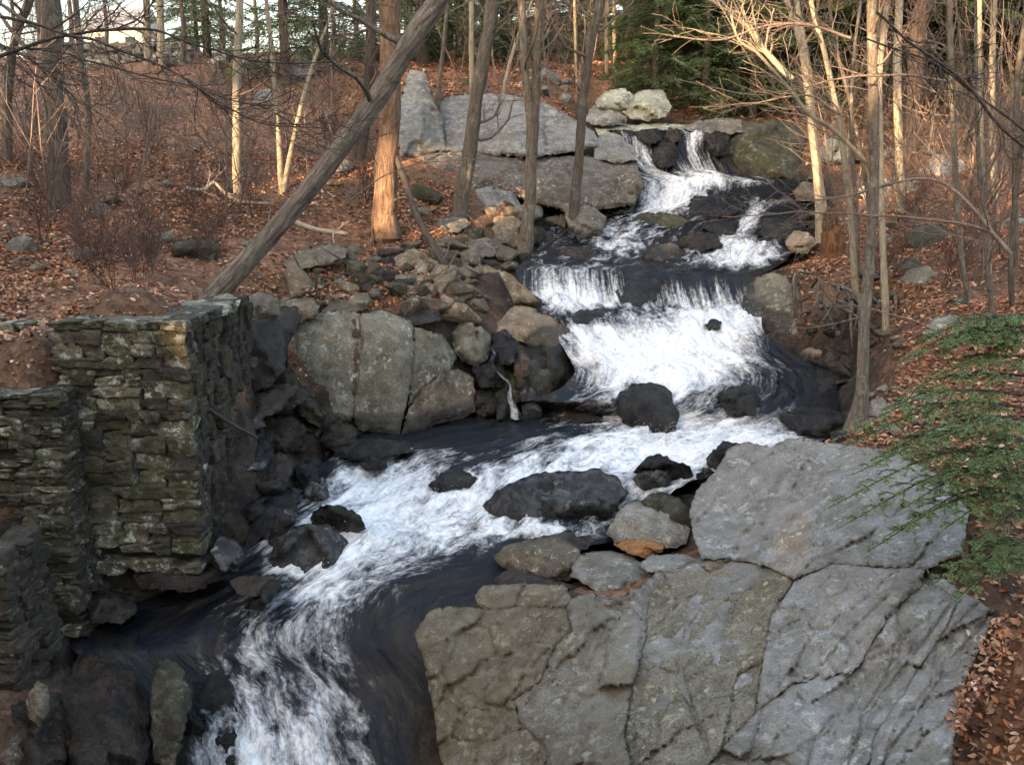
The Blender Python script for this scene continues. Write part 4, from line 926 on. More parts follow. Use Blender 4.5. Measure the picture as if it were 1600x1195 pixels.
 ('boulder','broad mossy cliff block right of the upper fall','mossy',[(1108,230),(1116,200),(1150,188),(1210,188),(1252,194),(1266,238),(1244,276),(1180,284),(1118,272)],27.6,29.2,.35),
 ('boulder','pale pinkish ledge rock on top of the mossy cliff block','cliff_low',[(1068,200),(1090,188),(1140,184),(1180,190),(1175,204),(1120,212),(1095,210)],28.6,29.6,.15),
 # right bank
 ('boulder','tall mossy boulder on the right side of the main fall','boulder',[(1158,478),(1174,436),(1208,424),(1242,438),(1266,468),(1274,520),(1252,562),(1212,566),(1186,546),(1164,512)],17.6,19.0,.3),
 ('boulder','small tan stone tucked under the undercut right bank','tan',[(1248,552),(1264,542),(1286,547),(1282,562),(1256,566)],17.0,17.3,.08),
 ('boulder','black wet sloping ledge under the right bank','wet',[(1200,590),(1230,560),(1290,572),(1335,600),(1340,640),(1300,660),(1240,640)],15.6,16.8,.2),
 ('boulder','jagged wet rock at the right foot of the falls','wet',[(1215,650),(1260,632),(1310,640),(1330,660),(1300,682),(1250,684)],14.6,15.3,.15),
 ('boulder','grey round stone at the foot of the right clump trunk','slab',[(1352,652),(1362,622),(1380,618),(1390,640),(1380,662),(1360,664)],12.6,12.9,.1),
 ('boulder','flat pale stone in the rubble under the hemlock','slab',[(1376,640),(1420,630),(1452,640),(1430,654),(1385,656)],12.4,12.8,.1),
 ('boulder','lumpy yellowish stones patch beside the clump trunk base','pale',[(1362,668),(1395,655),(1440,660),(1460,675),(1420,690),(1370,686)],12.0,12.5,.12),
 ('boulder','long dark ledge rock on the right bank at the picture edge','mossy',[(1500,420),(1530,390),(1600,385),(1650,400),(1650,455),(1560,450),(1510,440)],17.4,18.6,.3),
 ('boulder','mossy grey boulder among leaves on the right bank','mossy',[(1412,376),(1430,352),(1470,350),(1496,366),(1490,390),(1440,394)],19.0,19.8,.2),
 ('boulder','sunlit pale boulder behind the right trunks','pale',[(1340,296),(1362,278),(1400,272),(1432,280),(1440,302),(1400,314),(1350,312)],24.6,25.6,.25),
 ('boulder','grey mossy boulder behind the sunlit pale one','cliff',[(1430,272),(1460,240),(1500,244),(1520,268),(1490,286),(1445,286)],26.6,27.6,.3),
 ('boulder','pale green stone left of the sunlit boulder','pale',[(1278,248),(1288,218),(1312,214),(1330,232),(1322,254),(1295,258)],27.6,28.4,.2),
 ('boulder','grey slab at the foot of the right bank slope','slab',[(1440,520),(1462,494),(1510,488),(1530,502),(1500,524),(1460,530)],14.0,14.8,.15),
 ('boulder','tan rock beside the rotten stump','tan',[(1226,378),(1240,360),(1262,362),(1276,380),(1262,396),(1236,396)],21.2,21.8,.15),
 ('boulder','brown rock by the thin side fall, right shore','brown',[(1238,300),(1252,284),(1280,284),(1290,302),(1270,314),(1244,312)],25.6,26.2,.15),
 # left bank rubble, the ones that stand out
 ('boulder','broad flat grey stone behind the leaning trunk foot','slab_brown',[(440,412),(462,392),(510,380),(545,386),(540,402),(500,414),(458,424)],17.6,18.8,.15),
 ('boulder','square mossy block on the left hillside path edge','mossy',[(268,404),(272,376),(320,370),(342,380),(338,408),(300,414)],17.0,17.4,.12),
 ('boulder','pale flat rock at the corner of the pier top','pale',[(278,488),(284,472),(318,466),(336,476),(330,492),(300,496)],12.2,12.6,.1),
 ('boulder','white grey stone behind the pier corner stone','pale',[(325,480),(335,462),(358,458),(376,468),(372,486),(345,490)],12.7,13.1,.12),
 ('boulder','rounded grey stone right of the pier top','slab_brown',[(378,486),(390,460),(412,454),(436,466),(440,490),(412,500),(388,498)],13.9,14.4,.15),
 ('boulder','brown split boulder left of the tan overhanging one','tan',[(610,404),(622,388),(655,390),(690,412),(680,430),(648,424),(622,420)],18.6,19.2,.15),
 ('boulder','pale mottled stone in the middle of the left rubble','pale',[(570,452),(585,444),(602,450),(606,472),(584,478),(570,470)],17.2,17.5,.1),
 ('boulder','cream stone with orange leaves in the left rubble','tan',[(612,460),(632,450),(655,456),(660,472),(634,478),(616,474)],17.2,17.6,.1),
 ('boulder','long grey rock under the sunlit tree','cliff_low',[(668,352),(690,338),(722,336),(735,350),(715,364),(680,362)],21.6,22.4,.15),
 ('boulder','yellowish grey block left of the forked trunk','tan',[(762,356),(768,340),(800,336),(816,346),(808,364),(780,370)],22.3,22.9,.12),
 ('boulder','pale stone among dark ones below the sunlit tree','cliff_low',[(726,396),(732,376),(762,370),(780,382),(772,400),(745,404)],20.6,21.2,.12),
 ('boulder','grey boulder on the left hillside below the saplings','cliff_low',[(280,334),(290,318),(322,318),(332,334),(310,344),(288,344)],19.8,20.3,.12),
 ('boulder','low pale rock in leaves halfway up the left hillside','cliff_low',[(232,278),(240,268),(262,268),(268,280),(250,286)],21.8,22.2,.1),
 ('boulder','greenish stones at the left edge of the hillside','mossy',[(-10,310),(5,288),(35,292),(40,318),(20,330),(-8,326)],19.2,19.8,.15),
 ('boulder','grey rock beside the big left trunk','mossy',[(40,308),(60,290),(85,296),(92,316),(62,326)],19.3,19.8,.12),
 ('boulder','pale boulder on the slope under the pines','cliff',[(395,160),(402,142),(424,138),(436,152),(428,168),(404,170)],28.6,29.4,.2),
 ('boulder','grey rock on the hill crest at the foot of the pines','cliff',[(452,104),(462,90),(488,92),(500,108),(484,120),(460,120)],31.0,31.8,.2),
]
for nm, lb, mt, poly, yb, yt, bu in HERO:
    hero(nm, lb, mt, poly, yb, yt, bu)

# white water piling up round the rocks that stand in the stream
_wx = wpos[:, :, 0]; _wy = wpos[:, :, 1]
for poly, zb in INW:
    p = np.array(poly, float); x0, x1 = p[:, 0].min(), p[:, 0].max(); yb_ = p[:, 1].max()
    ce = Z((x0 + x1) / 2, yb_ - .35 * (yb_ - p[:, 1].min()), zb); r_ = (x1 - x0) / 2 * ce[1] / FPX
    d = np.hypot((_wx - ce[0]) / r_, (_wy - ce[1]) / (r_ * .8))
    frow += np.where(frow > .1, .4, .12) * np.exp(-((d - 1.05) / .22) ** 2) * (.5 + .5 * n1.clip(-1, 1))
frow = np.clip(frow, 0, 1)
stream.data.attributes['foam'].data.foreach_set('value', frow.astype(np.float32).ravel())

# --- loose stones scattered on the banks
def stone_mesh(seed, n=3):
    import bmesh
    rg = np.random.RandomState(seed)
    bm = bmesh.new()
    for _ in range(16):
        v = rg.normal(size=3); v /= np.linalg.norm(v); v *= rg.uniform(0.8, 1.1)
        bm.verts.new(v)
    bmesh.ops.convex_hull(bm, input=bm.verts[:])
    for v in [v for v in bm.verts if not v.link_faces]: bm.verts.remove(v)
    bmesh.ops.bevel(bm, geom=bm.edges[:], offset=0.09, segments=1, affect='EDGES')
    bmesh.ops.triangulate(bm, faces=bm.faces[:])
    bmesh.ops.subdivide_edges(bm, edges=[e for e in bm.edges if e.calc_length() > 0.3], cuts=1, use_grid_fill=True)
    bmesh.ops.triangulate(bm, faces=bm.faces[:])
    co = np.array([v.co[:] for v in bm.verts])
    co *= (1 + 0.07 * fbm(co * 2.5, 3, seed))[:, None]
    for v, c in zip(bm.verts, co): v.co = c
    me = bpy.data.meshes.new('stone'); bm.to_mesh(me); bm.free()
    me.polygons.foreach_set('use_smooth', np.zeros(len(me.polygons), bool))
    return me
SM = {}
def stone_var(k, mt):
    key = (k, mt)
    if key not in SM:
        me = stone_mesh(700 + k); me.materials.append(M[mt]); SM[key] = me
    return SM[key]
rs = np.random.RandomState(5)
MARK = [(n_, W(*p)) for n_, p in [('the leaning trunk foot', (330,470,13.2)), ('the dead pole', (712,440,17.8)), ('the forked trunk', (819,402,20.8)), ('the tan overhanging boulder', (790,450,18.8)), ('the cracked boulder', (580,500,15.8)), ('the stone pier', (330,600,12)), ('the reddish sunlit tree', (600,366,20.5)), ('the slim leaning trunk', (900,372,22)), ('the rotten stump', (1302,415,20)), ('the clump trunk foot', (1340,660,12.7)), ('the tall mossy boulder', (1210,490,18)), ('the hemlock', (1500,700,10)), ('the thick left trunk', (94,318,19.6)), ('the thin sunlit trunk', (372,318,21)), ('the V shaped stems', (440,304,21.5)), ('the flat midstream boulder', (870,780,12.3)), ('the near left wall', (80,1000,10)), ('the lone grey trunk', (1515,470,16.6)), ('the upper fall', (1080,240,28)), ('the perched boulders', (980,165,29.6)), ('the crest pines', (446,110,31)), ('the pale crest pair', (240,100,33)), ('the hillside path', (120,440,15)), ('the orange forest trunk', (1424,235,27.5)), ('the golden edge trunk', (1556,330,21.5)), ('the broad cliff hump', (800,200,26)), ('the square mossy block', (300,400,17.2)), ('the left picture edge', (0,330,19))]]
def near(p): return min(MARK, key=lambda m_: np.linalg.norm(m_[1] - np.asarray(p)))[0]
HUE = {'brown': 'brown', 'tan': 'tan', 'wet_brown': 'dark damp', 'wet': 'black wet', 'wet_grey': 'wet grey', 'slab_brown': 'olive grey', 'mossy': 'mossy', 'cliff': 'grey', 'cliff_low': 'weathered', 'boulder': 'lichened', 'pale': 'pale', 'slab': 'pale grey'}
def scatter_stones(name, label, cat, group, poly, count, smin, smax, mats, sink=0.25, flat=0.6, maxdw=None):
    poly = np.array(poly, float); lo, hi = poly.min(0), poly.max(0)
    placed = []; tries = 0
    while len(placed) < count and tries < count * 30:
        tries += 1
        p = rs.uniform(lo, hi)
        if not inside(p[None], poly)[0]: continue
        w = on_ground(p[0], p[1], 7.0)
        if w is None: continue
        s = rs.uniform(smin, smax) * (0.6 + 0.8 * rs.rand() ** 2)
        if any((w[0] - a[0]) ** 2 + (w[1] - a[1]) ** 2 < (0.6 * (s + a[2])) ** 2 for a in placed): continue
        placed.append((w[0], w[1], s))
        mt = mats[rs.randint(len(mats))]
        o = link(name, stone_var(rs.randint(7), mt), None, None, (w[0], w[1], w[2] + s * flat * (0.5 - sink)))
        o.scale = (s * rs.uniform(.8, 1.35), s * rs.uniform(.7, 1.1), s * flat * rs.uniform(.7, 1.3))
        o.rotation_euler = (rs.uniform(-.35, .35), rs.uniform(-.35, .35), rs.uniform(0, 6.28))
        tag(o, ('small ' if s < smin + .25 * (smax - smin) else 'large ' if s > smin + .75 * (smax - smin) else '') + HUE[mt] + ' ' + label + ' near ' + near(w), cat, group)
scatter_stones('stone', 'loose stone in the left rubble', 'stone', 'rubble stones on the left bank', [(385,500),(430,440),(480,420),(560,395),(700,380),(830,372),(830,410),(740,440),(720,470),(640,482),(560,480),(450,500)], 90, .2, .46, ['brown','brown','brown','tan','wet_brown','wet_brown','slab_brown','mossy'])
scatter_stones('stone', 'stone in the shaded gap', 'stone', 'damp stones beside the pier', [(395,520),(430,500),(445,580),(480,640),(560,680),(560,720),(470,760),(440,800),(390,820),(395,700),(400,600)], 36, .12, .30, ['wet_brown','wet','wet_brown','brown','wet_grey'])
scatter_stones('stone', 'stone under the cliff', 'stone', 'stones under the cliff', [(640,300),(740,330),(840,330),(900,340),(860,380),(700,385),(640,360)], 18, .15, .45, ['cliff_low','brown','tan','mossy'])
scatter_stones('stone', 'stone along the rapids', 'stone', 'black stones beside the rapids', [(400,800),(450,740),(520,710),(560,705),(520,740),(470,790),(430,860),(380,890)], 20, .14, .3, ['wet','wet','wet_grey'], sink=-.5, flat=.8)
scatter_stones('stone', 'stone above the cracked boulder', 'stone', 'stones above the cracked boulder', [(640,440),(740,430),(765,470),(745,505),(690,505),(640,490)], 22, .2, .42, ['brown','wet_brown','slab_brown','tan'], sink=0)
scatter_stones('stone', 'stone at the cream stem foot', 'stone', 'stones at the cream stem foot', [(1360,512),(1412,512),(1412,545),(1360,545)], 7, .1, .2, ['mossy','tan','brown'], sink=.1)
scatter_stones('stone', 'stone in the bank hollow', 'stone', 'stones in the right bank hollow', [(1260,470),(1340,470),(1340,600),(1270,560)], 14, .12, .3, ['wet_brown','brown','mossy'], sink=.1)
scatter_stones('stone', 'stone in the upper stream', 'stone', 'stones in the upper stream', [(850,345),(960,330),(1000,370),(980,410),(880,405),(840,380)], 14, .15, .4, ['wet_brown','wet','wet_grey','brown'], sink=-0.3)
scatter_stones('stone', 'stone on the upper right shore', 'stone', 'stones along the upper right shore', [(1180,290),(1270,285),(1290,330),(1270,400),(1230,425),(1200,400),(1240,350)], 16, .15, .42, ['wet_brown','brown','tan','wet_grey'], sink=-0.1)
scatter_stones('stone', 'stone in the right rubble', 'stone', 'rubble below the hemlock', [(1350,600),(1440,600),(1500,640),(1480,690),(1360,690),(1290,690)], 26, .07, .2, ['pale','tan','slab','brown','mossy'])
scatter_stones('stone', 'stone half buried on the right bank', 'stone', 'stones on the right bank', [(1300,230),(1600,220),(1600,480),(1400,480),(1290,400)], 18, .18, .5, ['mossy','cliff_low','boulder','cliff'], sink=.35)
scatter_stones('stone', 'stone half buried on the left hillside', 'stone', 'stones on the left hillside', [(0,230),(560,260),(560,360),(400,440),(200,430),(0,430)], 22, .15, .45, ['mossy','cliff_low','boulder','brown'], sink=.4)
scatter_stones('stone', 'stone on the undercut shelf', 'stone', 'wet stones under the right bank', [(1180,560),(1300,570),(1340,640),(1310,690),(1230,680)], 16, .12, .32, ['wet','wet','wet_brown','wet_grey'])
scatter_stones('stone', 'stone on the lower left slope', 'stone', 'stones in the lower left corner', [(0,1000),(130,1000),(240,1060),(250,1195),(0,1195)], 20, .1, .3, ['wet_brown','wet_brown','brown','mossy'])
scatter_stones('stone', 'stone on the hill crest', 'stone', 'stones on the crest', [(60,80),(290,80),(440,95),(440,112),(60,112)], 12, .3, .7, ['cliff','cliff_low','pale'], sink=.1)
scatter_stones('stone', 'rock at the forest edge', 'stone', 'rocks at the forest edge', [(700,130),(860,120),(930,150),(900,185),(760,150)], 9, .3, .7, ['cliff','cliff_low','mossy'])
# ------------------------------------------------------------------ dry stone walls, every stone a piece
def block_mesh(seed, n=9):
    g_ = np.linspace(-1, 1, n); A_, B_ = np.meshgrid(g_, g_); V = []; Q = []; o = 0
    for ax in range(3):
        for s in (-1, 1):
            p = np.zeros((n * n, 3)); p[:, ax] = s; p[:, (ax + 1) % 3] = A_.ravel(); p[:, (ax + 2) % 3] = B_.ravel()
            V.append(p); i = np.arange(n - 1)[:, None] * n; j = np.arange(n - 1)[None, :]
            q = np.stack([i + j, i + j + 1, i + n + j + 1, i + n + j], -1).reshape(-1, 4)
            Q.append((q if s > 0 else q[:, ::-1]) + o); o += n * n
    V = np.concatenate(V)
    L = (np.abs(V) ** 14).sum(1) ** (1 / 14.0)
    V = V / L[:, None]
    rg = np.random.RandomState(seed)
    sh = rg.uniform(-.24, .24, 4)
    V[:, 2] += sh[0] * V[:, 0] + sh[1] * V[:, 0] * V[:, 2]; V[:, 0] += sh[2] * V[:, 2] + sh[3] * V[:, 2] * V[:, 0]
    V = V * (1 + 0.12 * fbm(V * np.array([2.4, 1.5, .9]) + seed, 4, seed, .6))[:, None]
    mb = MB(); mb.add(V * 0.5, np.concatenate(Q)); return mb.mesh('stone')
BM = {}
def block_var(k, mt):
    if (k, mt) not in BM:
        me = block_mesh(300 + k); me.materials.append(M[mt]); BM[(k, mt)] = me
    return BM[(k, mt)]
def guillotine(a0, a1, z0, z1, wmax, hmax, rg, out):
    w, h = a1 - a0, z1 - z0
    if w <= wmax * rg.uniform(.6, 1.15) and h <= hmax * rg.uniform(.6, 1.2):
        out.append((a0, a1, z0, z1)); return
    if w / wmax > h / hmax * rg.uniform(.7, 1.1):
        m_ = a0 + w * rg.uniform(.35, .65)
        guillotine(a0, m_, z0, z1, wmax, hmax, rg, out); guillotine(m_, a1, z0, z1, wmax, hmax, rg, out)
    else:
        m_ = z0 + h * rg.uniform(.35, .65)
        guillotine(a0, a1, z0, m_, wmax, hmax, rg, out); guillotine(a0, a1, m_, z1, wmax, hmax, rg, out)
def wall_face(parent, p0, p1, z0, z1, wmax, hmax, depth, mats, seed, skip=None, jit=.05, top=None):
    """stones laid between plan points p0 and p1 (outer face line)"""
    rg = np.random.RandomState(seed)
    p0, p1 = np.array(p0, float), np.array(p1, float); L = np.hypot(*(p1 - p0)); d = (p1 - p0) / L; nrm = np.array([d[1], -d[0]])
    cells = []; guillotine(0, L, z0, z1, wmax, hmax, rg, cells)
    org = np.array(parent['_loc'])
    for a0, a1, b0, b1 in cells:
        if skip and skip((a0 + a1) / 2 / L, (b0 + b1) / 2, rg): continue
        w, h = (a1 - a0) * 1.0 + .008, (b1 - b0) * 1.0 + .012
        out = rg.uniform(-jit, jit)
        c = p0 + d * (a0 + a1) / 2 + nrm * (out - depth / 2)
        zz = (b0 + b1) / 2
        if top is not None: zz += top(( a0 + a1) / 2 / L, (zz - z0) / (z1 - z0))
        mt = mats[rg.randint(len(mats))]
        o = link('stone', block_var(rg.randint(10), mt), None, parent, (c[0] - org[0], c[1] - org[1], zz - org[2]))
        o.scale = (w, depth * rg.uniform(.85, 1.15), h)
        o.rotation_euler = (rg.uniform(-.05, .05), rg.uniform(-.06, .06), math.atan2(d[1], d[0]) + rg.uniform(-.05, .05))
def core(parent, pts, z0, z1):
    """rough earth and rubble filling behind the facing stones"""
    pts = np.array(pts, float); n_ = len(pts)
    mb = MB(); V = np.vstack([np.c_[pts, np.full(n_, z0)], np.c_[pts, np.full(n_, z1)]])
    k = np.arange(n_); k2 = (k + 1) % n_
    mb.add(V, np.stack([k, k2, n_ + k2, n_ + k], -1), [(n_, n_ + i, n_ + i + 1) for i in range(1, n_ - 1)])
    build('core', mb, M['wall_core'], parent, smooth=False)
def xat(px, py, Y): return float(W(px, py, Y)[0])
YB, YA = 11.0, 10.5
XB1 = xat(300, 680, YB); XB0 = xat(122, 680, YB) - .2
XA1 = xat(108, 800, YA)
pier = empty('stone_pier', (XB1 - .7, YB + .4, 1.4))
tag(pier, 'tall mossy dry stone pier with a dark broken side facing the stream', 'stone wall')
zt = float(W(200, 517, YB)[2])
core(pier, [(XB0, YB + .25), (XB1 - .3, YB + .25), (XB1 - .35, YB + 2.6), (XB0, YB + 2.6)], .9, zt - .12)
wall_face(pier, (XB0, YB), (XB1, YB), 1.2, zt, .62, .25, .4, ['wall'] * 7 + ['wall_dark'], 45, jit=.03, skip=lambda a, z, rg: z < 1.5 and rg.rand() < .1 + .3 * a)
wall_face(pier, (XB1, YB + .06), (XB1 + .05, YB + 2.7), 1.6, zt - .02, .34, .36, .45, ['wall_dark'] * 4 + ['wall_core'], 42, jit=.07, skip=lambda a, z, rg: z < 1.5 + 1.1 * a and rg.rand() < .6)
# coping of flat stones along the top
wall_face(pier, (XB0, YB - .02), (XB1 + .02, YB - .02), zt, zt + .10, .7, .14, .5, ['wall'], 43, jit=.05)
wall_face(pier, (XB1 + .02, YB + .1), (XB1 + .07, YB + 2.5), zt - .02, zt + .1, .5, .16, .6, ['wall', 'wall_dark', 'pale'], 44, jit=.08)
nw = empty('stone_wall', (XA1 - 1.5, YA + .4, .6))
tag(nw, 'thin coursed dry stone wall with a leafy mossy ledge on top, left edge', 'stone wall')
za = float(W(60, 618, YA)[2])
core(nw, [(XA1 - 4, YA + .25), (XA1 - .25, YA + .25), (XA1 - .25, YA + 1.2), (XA1 - 4, YA + 1.2)], .3, za - .1)
wall_face(nw, (XA1 - 3.6, YA), (XA1, YA), .45, za, .55, .155, .4, ['wall'] * 6 + ['wall_dark'], 51, jit=.04, skip=lambda a, z, rg: z < 1.0 and a > .93 and rg.rand() < .5)
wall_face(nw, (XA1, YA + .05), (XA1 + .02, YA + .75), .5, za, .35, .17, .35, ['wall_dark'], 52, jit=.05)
bw = empty('parapet_wall', (xat(40, 540, 12.6), 12.8, 3.6))
tag(bw, 'low pale stone coping wall behind the mossy ledge', 'stone wall')
zb = float(W(50, 506, 12.6)[2])
wall_face(bw, (xat(-60, 520, 12.6) - 2, 12.6), (xat(118, 520, 12.6), 12.6), zb - .38, zb, .5, .18, .4, ['wall', 'pale', 'wall'], 61, jit=.05)
ow = empty('buttress_wall', (xat(0, 1000, 9.6), 9.7, .4))
tag(ow, 'dark end of a stone wall cut by the lower left picture edge', 'stone wall')
wall_face(ow, (xat(-260, 950, 9.4), 9.4), (xat(14, 950, 9.4), 9.4), .3, float(W(10, 868, 9.4)[2]), .4, .2, .4, ['wall_dark', 'wall'], 71, jit=.06)
wall_face(ow, (xat(14, 950, 9.4), 9.4), (xat(14, 950, 9.4) + .1, 10.2), .3, float(W(10, 868, 9.4)[2]), .4, .2, .4, ['wall_dark'], 72, jit=.06)
fw = empty('field_wall', W(180, 100, 34))
tag(fw, 'low grey field wall along the crest of the left hill', 'stone wall')
_g = [float(ground(xat(p_, 95, 34.5), 34.5)[0]) for p_ in (50, 300)]
wall_face(fw, (xat(50, 95, 34.5), 34.5), (xat(300, 95, 34.5), 34.5), min(_g) - .2, max(_g) + .55, .8, .3, .5, ['cliff', 'cliff_low', 'cliff'], 81, jit=.08)
# pale house far beyond the crest
hz = float(ground(xat(178, 60, 60), 60)[0]) - .3; hx = xat(180, 60, 60)
hs = empty('house', (hx, 60, hz)); tag(hs, 'pale house glimpsed far beyond the left hill crest', 'house')
def box(mb, x0, x1, y0, y1, z0, z1):
    V = [(x, y, z) for z in (z0, z1) for x, y in ((x0, y0), (x1, y0), (x1, y1), (x0, y1))]
    mb.add(V, [(0, 1, 5, 4), (1, 2, 6, 5), (2, 3, 7, 6), (3, 0, 4, 7), (4, 5, 6, 7), (3, 2, 1, 0)])
m_, nt_, b_ = new_mat('cream_clapboard'); b_.inputs['Base Color'].default_value = (.62, .56, .5, 1)
m2_, nt_, b_ = new_mat('roof_shingle'); b_.inputs['Base Color'].default_value = (.3, .29, .3, 1)
m3_, nt_, b_ = new_mat('window_glass'); b_.inputs['Base Color'].default_value = (.05, .06, .07, 1); b_.inputs['Roughness'].default_value = .1
mb = MB(); box(mb, hx - 1.6, hx + 1.6, 60, 63, hz, hz + 2.6); build('wall', mb, m_, hs, smooth=False)
mb = MB(); mb.add([(hx - 1.8, 59.8, hz + 2.55), (hx + 1.8, 59.8, hz + 2.55), (hx + 1.8, 63.2, hz + 2.55), (hx - 1.8, 63.2, hz + 2.55), (hx - 1.8, 61.5, hz + 3.9), (hx + 1.8, 61.5, hz + 3.9)], [(0, 1, 5, 4), (2, 3, 4, 5), (3, 2, 1, 0)], [(1, 2, 5), (3, 0, 4)]); build('roof', mb, m2_, hs, smooth=False)
for o_ in (-.9, .9):
    mb = MB(); box(mb, hx + o_ - .3, hx + o_ + .3, 59.95, 60.1, hz + 1.2, hz + 2.1); build('window', mb, m3_, hs, smooth=False)
# pole jutting from the pier's side
mb = MB(); tube(mb, catmull([W(305, 622, 11.4), W(350, 655, 11.9), W(402, 684, 12.6)], 14), np.linspace(.03, .022, 14), 7, .1, 3)
tag(build('pole', mb, M['bark_dark']), 'thin dark pole jutting from the side of the stone pier', 'pole')

# ------------------------------------------------------------------ trees
def grow(mb, p, d, L, r, lvl, rg, up=.12, wander=.18, sides=5, rmin=.005, kids=(3, 6)):
    n_ = 7 if lvl > 0 else 6
    P = [np.array(p, float)]; d = np.array(d, float); d /= np.linalg.norm(d)
    for _ in range(n_ - 1):
        d = d + rg.normal(size=3) * wander + np.array([0, 0, up]) * .5; d /= np.linalg.norm(d)
        P.append(P[-1] + d * L / (n_ - 1))
    P = np.array(P); R = np.linspace(r, max(rmin, r * .35), n_)
    tube(mb, P, R, sides if r > .015 else 3)
    if lvl <= 0: return
    for _ in range(rg.randint(kids[0], kids[1])):
        t = rg.uniform(.25, .98); k = int(t * (n_ - 1)); k = min(k, n_ - 2)
        q_ = P[k] + (P[k + 1] - P[k]) * (t * (n_ - 1) - k)
        T = P[k + 1] - P[k]; T /= np.linalg.norm(T)
        a = rg.normal(size=3); a -= a.dot(T) * T; a /= np.linalg.norm(a) + 1e-9
        an = rg.uniform(.5, 1.05)
        grow(mb, q_, T * math.cos(an) + a * math.sin(an), L * rg.uniform(.35, .65), max(rmin, R[k] * .55), lvl - 1, rg, up, wander, sides, rmin, kids)

def tree(name, label, stems, mat, branches=8, blen=2.0, lvl=2, sd=0, bmat=None, cat='tree', group=None, flare=.5, sides=10, bstart=.35, rough=.12, up=.15, height=4.0, topgrow=True):
    """stems: list of [(px, py, Y, width_px)...] from the base up"""
    rg = np.random.RandomState(sd)
    b0 = stems[0][0]; gp = on_ground(b0[0], b0[1], 9.0)
    if gp is not None and abs(gp[1] - b0[2]) < 3.5:
        f_ = gp[1] / b0[2]; stems = [[(x, y, Y * f_, w) for x, y, Y, w in st] for st in stems]; b0 = stems[0][0]
    base = W(b0[0], b0[1], b0[2])
    gz0 = float(ground(base[0], base[1])[0])
    root = empty(name, (base[0], base[1], min(base[2], gz0)))
    tag(root, label, cat, group)
    for si, st in enumerate(stems):
        a = np.array(st, float)
        P = W(a[:, 0], a[:, 1], a[:, 2]); Rr = a[:, 3] * a[:, 2] / FPX / 2
        if si == 0:
            if P[0, 2] > gz0 - .05:
                low = np.array([P[0, 0], P[0, 1], gz0 - .15]); dn = P[0] - P[1]; k_ = np.clip((P[0, 2] - gz0 + .15) / max(.2, -dn[2]), 0, 1.5)
                low[:2] += dn[:2] * k_ * (1.0 if abs(dn[0]) > .5 * abs(dn[2]) else .6); P = np.vstack([low, P]); Rr = np.concatenate([[Rr[0] * 1.05], Rr])
        # carry the stem on above the picture
        if topgrow:
            d = P[-1] - P[-2]; d /= np.linalg.norm(d) + 1e-9; d = d * .6 + np.array([0, 0, .4]); d /= np.linalg.norm(d)
            P = np.vstack([P, P[-1] + d * height * .5, P[-1] + d * height + rg.normal(size=3) * .2]); Rr = np.concatenate([Rr, [Rr[-1] * .75, max(.012, Rr[-1] * .35)]])
        n_ = max(14, int(np.linalg.norm(np.diff(P, axis=0), axis=1).sum() / .14)); n_ = min(n_, 90)
        PP = catmull(P, n_); RR = np.interp(np.linspace(0, len(Rr) - 1, n_), np.arange(len(Rr)), Rr)
        PP[1:-1, :2] += (RR[1:-1, None] * .15) * np.stack([vnoise(PP[1:-1] * 1.3, sd + 1), vnoise(PP[1:-1] * 1.3, sd + 2)], -1)
        mb = MB(); tube(mb, PP, RR, sides if RR.max() > .06 else 6, rough, sd + si, flare if si == 0 else 0)
        to = build('trunk' if si == 0 else 'stem', mb, M[mat], root)
        qt = Vector((0, 0, 1)).rotation_difference(Vector(PP[int(n_ * .6)] - PP[0])); to.data.transform(qt.inverted().to_matrix().to_4x4()); to.rotation_mode = 'QUATERNION'; to.rotation_quaternion = qt
        for _ in range(branches):
            tw = MB()
            t = rg.uniform(bstart, 1); k = min(n_ - 2, int(t * (n_ - 1)))
            T = PP[k + 1] - PP[k]; T /= np.linalg.norm(T)
            a_ = rg.uniform(0, 6.28); o = np.array([math.cos(a_), math.sin(a_), rg.uniform(.1, .6)])
            grow(tw, PP[k], o, blen * rg.uniform(.5, 1.2), max(.008, RR[k] * rg.uniform(.2, .4)), lvl, rg, up); build('branch', tw, M[bmat or 'twig'], root)
    return root
T = tree
T('broadleaf_tree','thick grey trunk rising from rocks at the far left',[[(94,318,19.6,36),(90,240,19.6,30),(84,120,19.6,30),(76,0,19.6,32)]],'bark',7,2.2,2,1)
T('leaning_tree','thick furrowed trunk leaning right across the left bank',[[(322,478,13.2,36),(392,400,13.2,30),(472,308,13.2,29),(545,216,13.2,28),(605,128,13.2,29),(655,45,13.2,31),(698,-30,13.2,31)]],'bark_lean',5,1.6,2,2,'bark',bstart=.5,sides=16,flare=.25,rough=.10)
T('broadleaf_tree','reddish trunk with flared sunlit base behind the leaning tree',[[(600,366,20.5,46),(603,320,20.5,38),(606,240,20.5,33),(609,120,20.5,31),(612,0,20.5,31)]],'bark_red',6,2,2,3,flare=.4,sides=14)
T('broadleaf_tree','straight brown trunk in front of the grey cliff, leaning slightly right',[[(716,336,21.6,27),(726,285,21.6,22),(738,200,21.6,21),(754,100,21.6,20),(772,-10,21.6,21)]],'bark',6,2,2,4)
T('broadleaf_tree','forked double trunk standing at the stream edge left of the falls',[[(819,402,20.8,30),(824,350,20.8,20),(829,280,20.8,18),(829,200,20.8,13),(820,100,20.8,12),(815,-10,20.8,12)],[(830,270,20.8,14),(837,180,20.8,13),(839,100,20.8,13),(843,-10,20.8,13)]],'bark',6,2,2,5)
T('broadleaf_tree','slim trunk leaning right over wet rocks beside the upper stream',[[(900,372,22.0,26),(898,330,22.0,17),(903,260,22.0,14),(912,150,22.0,14),(925,60,22.0,14),(941,-10,22.0,14)]],'bark',6,2,2,6)
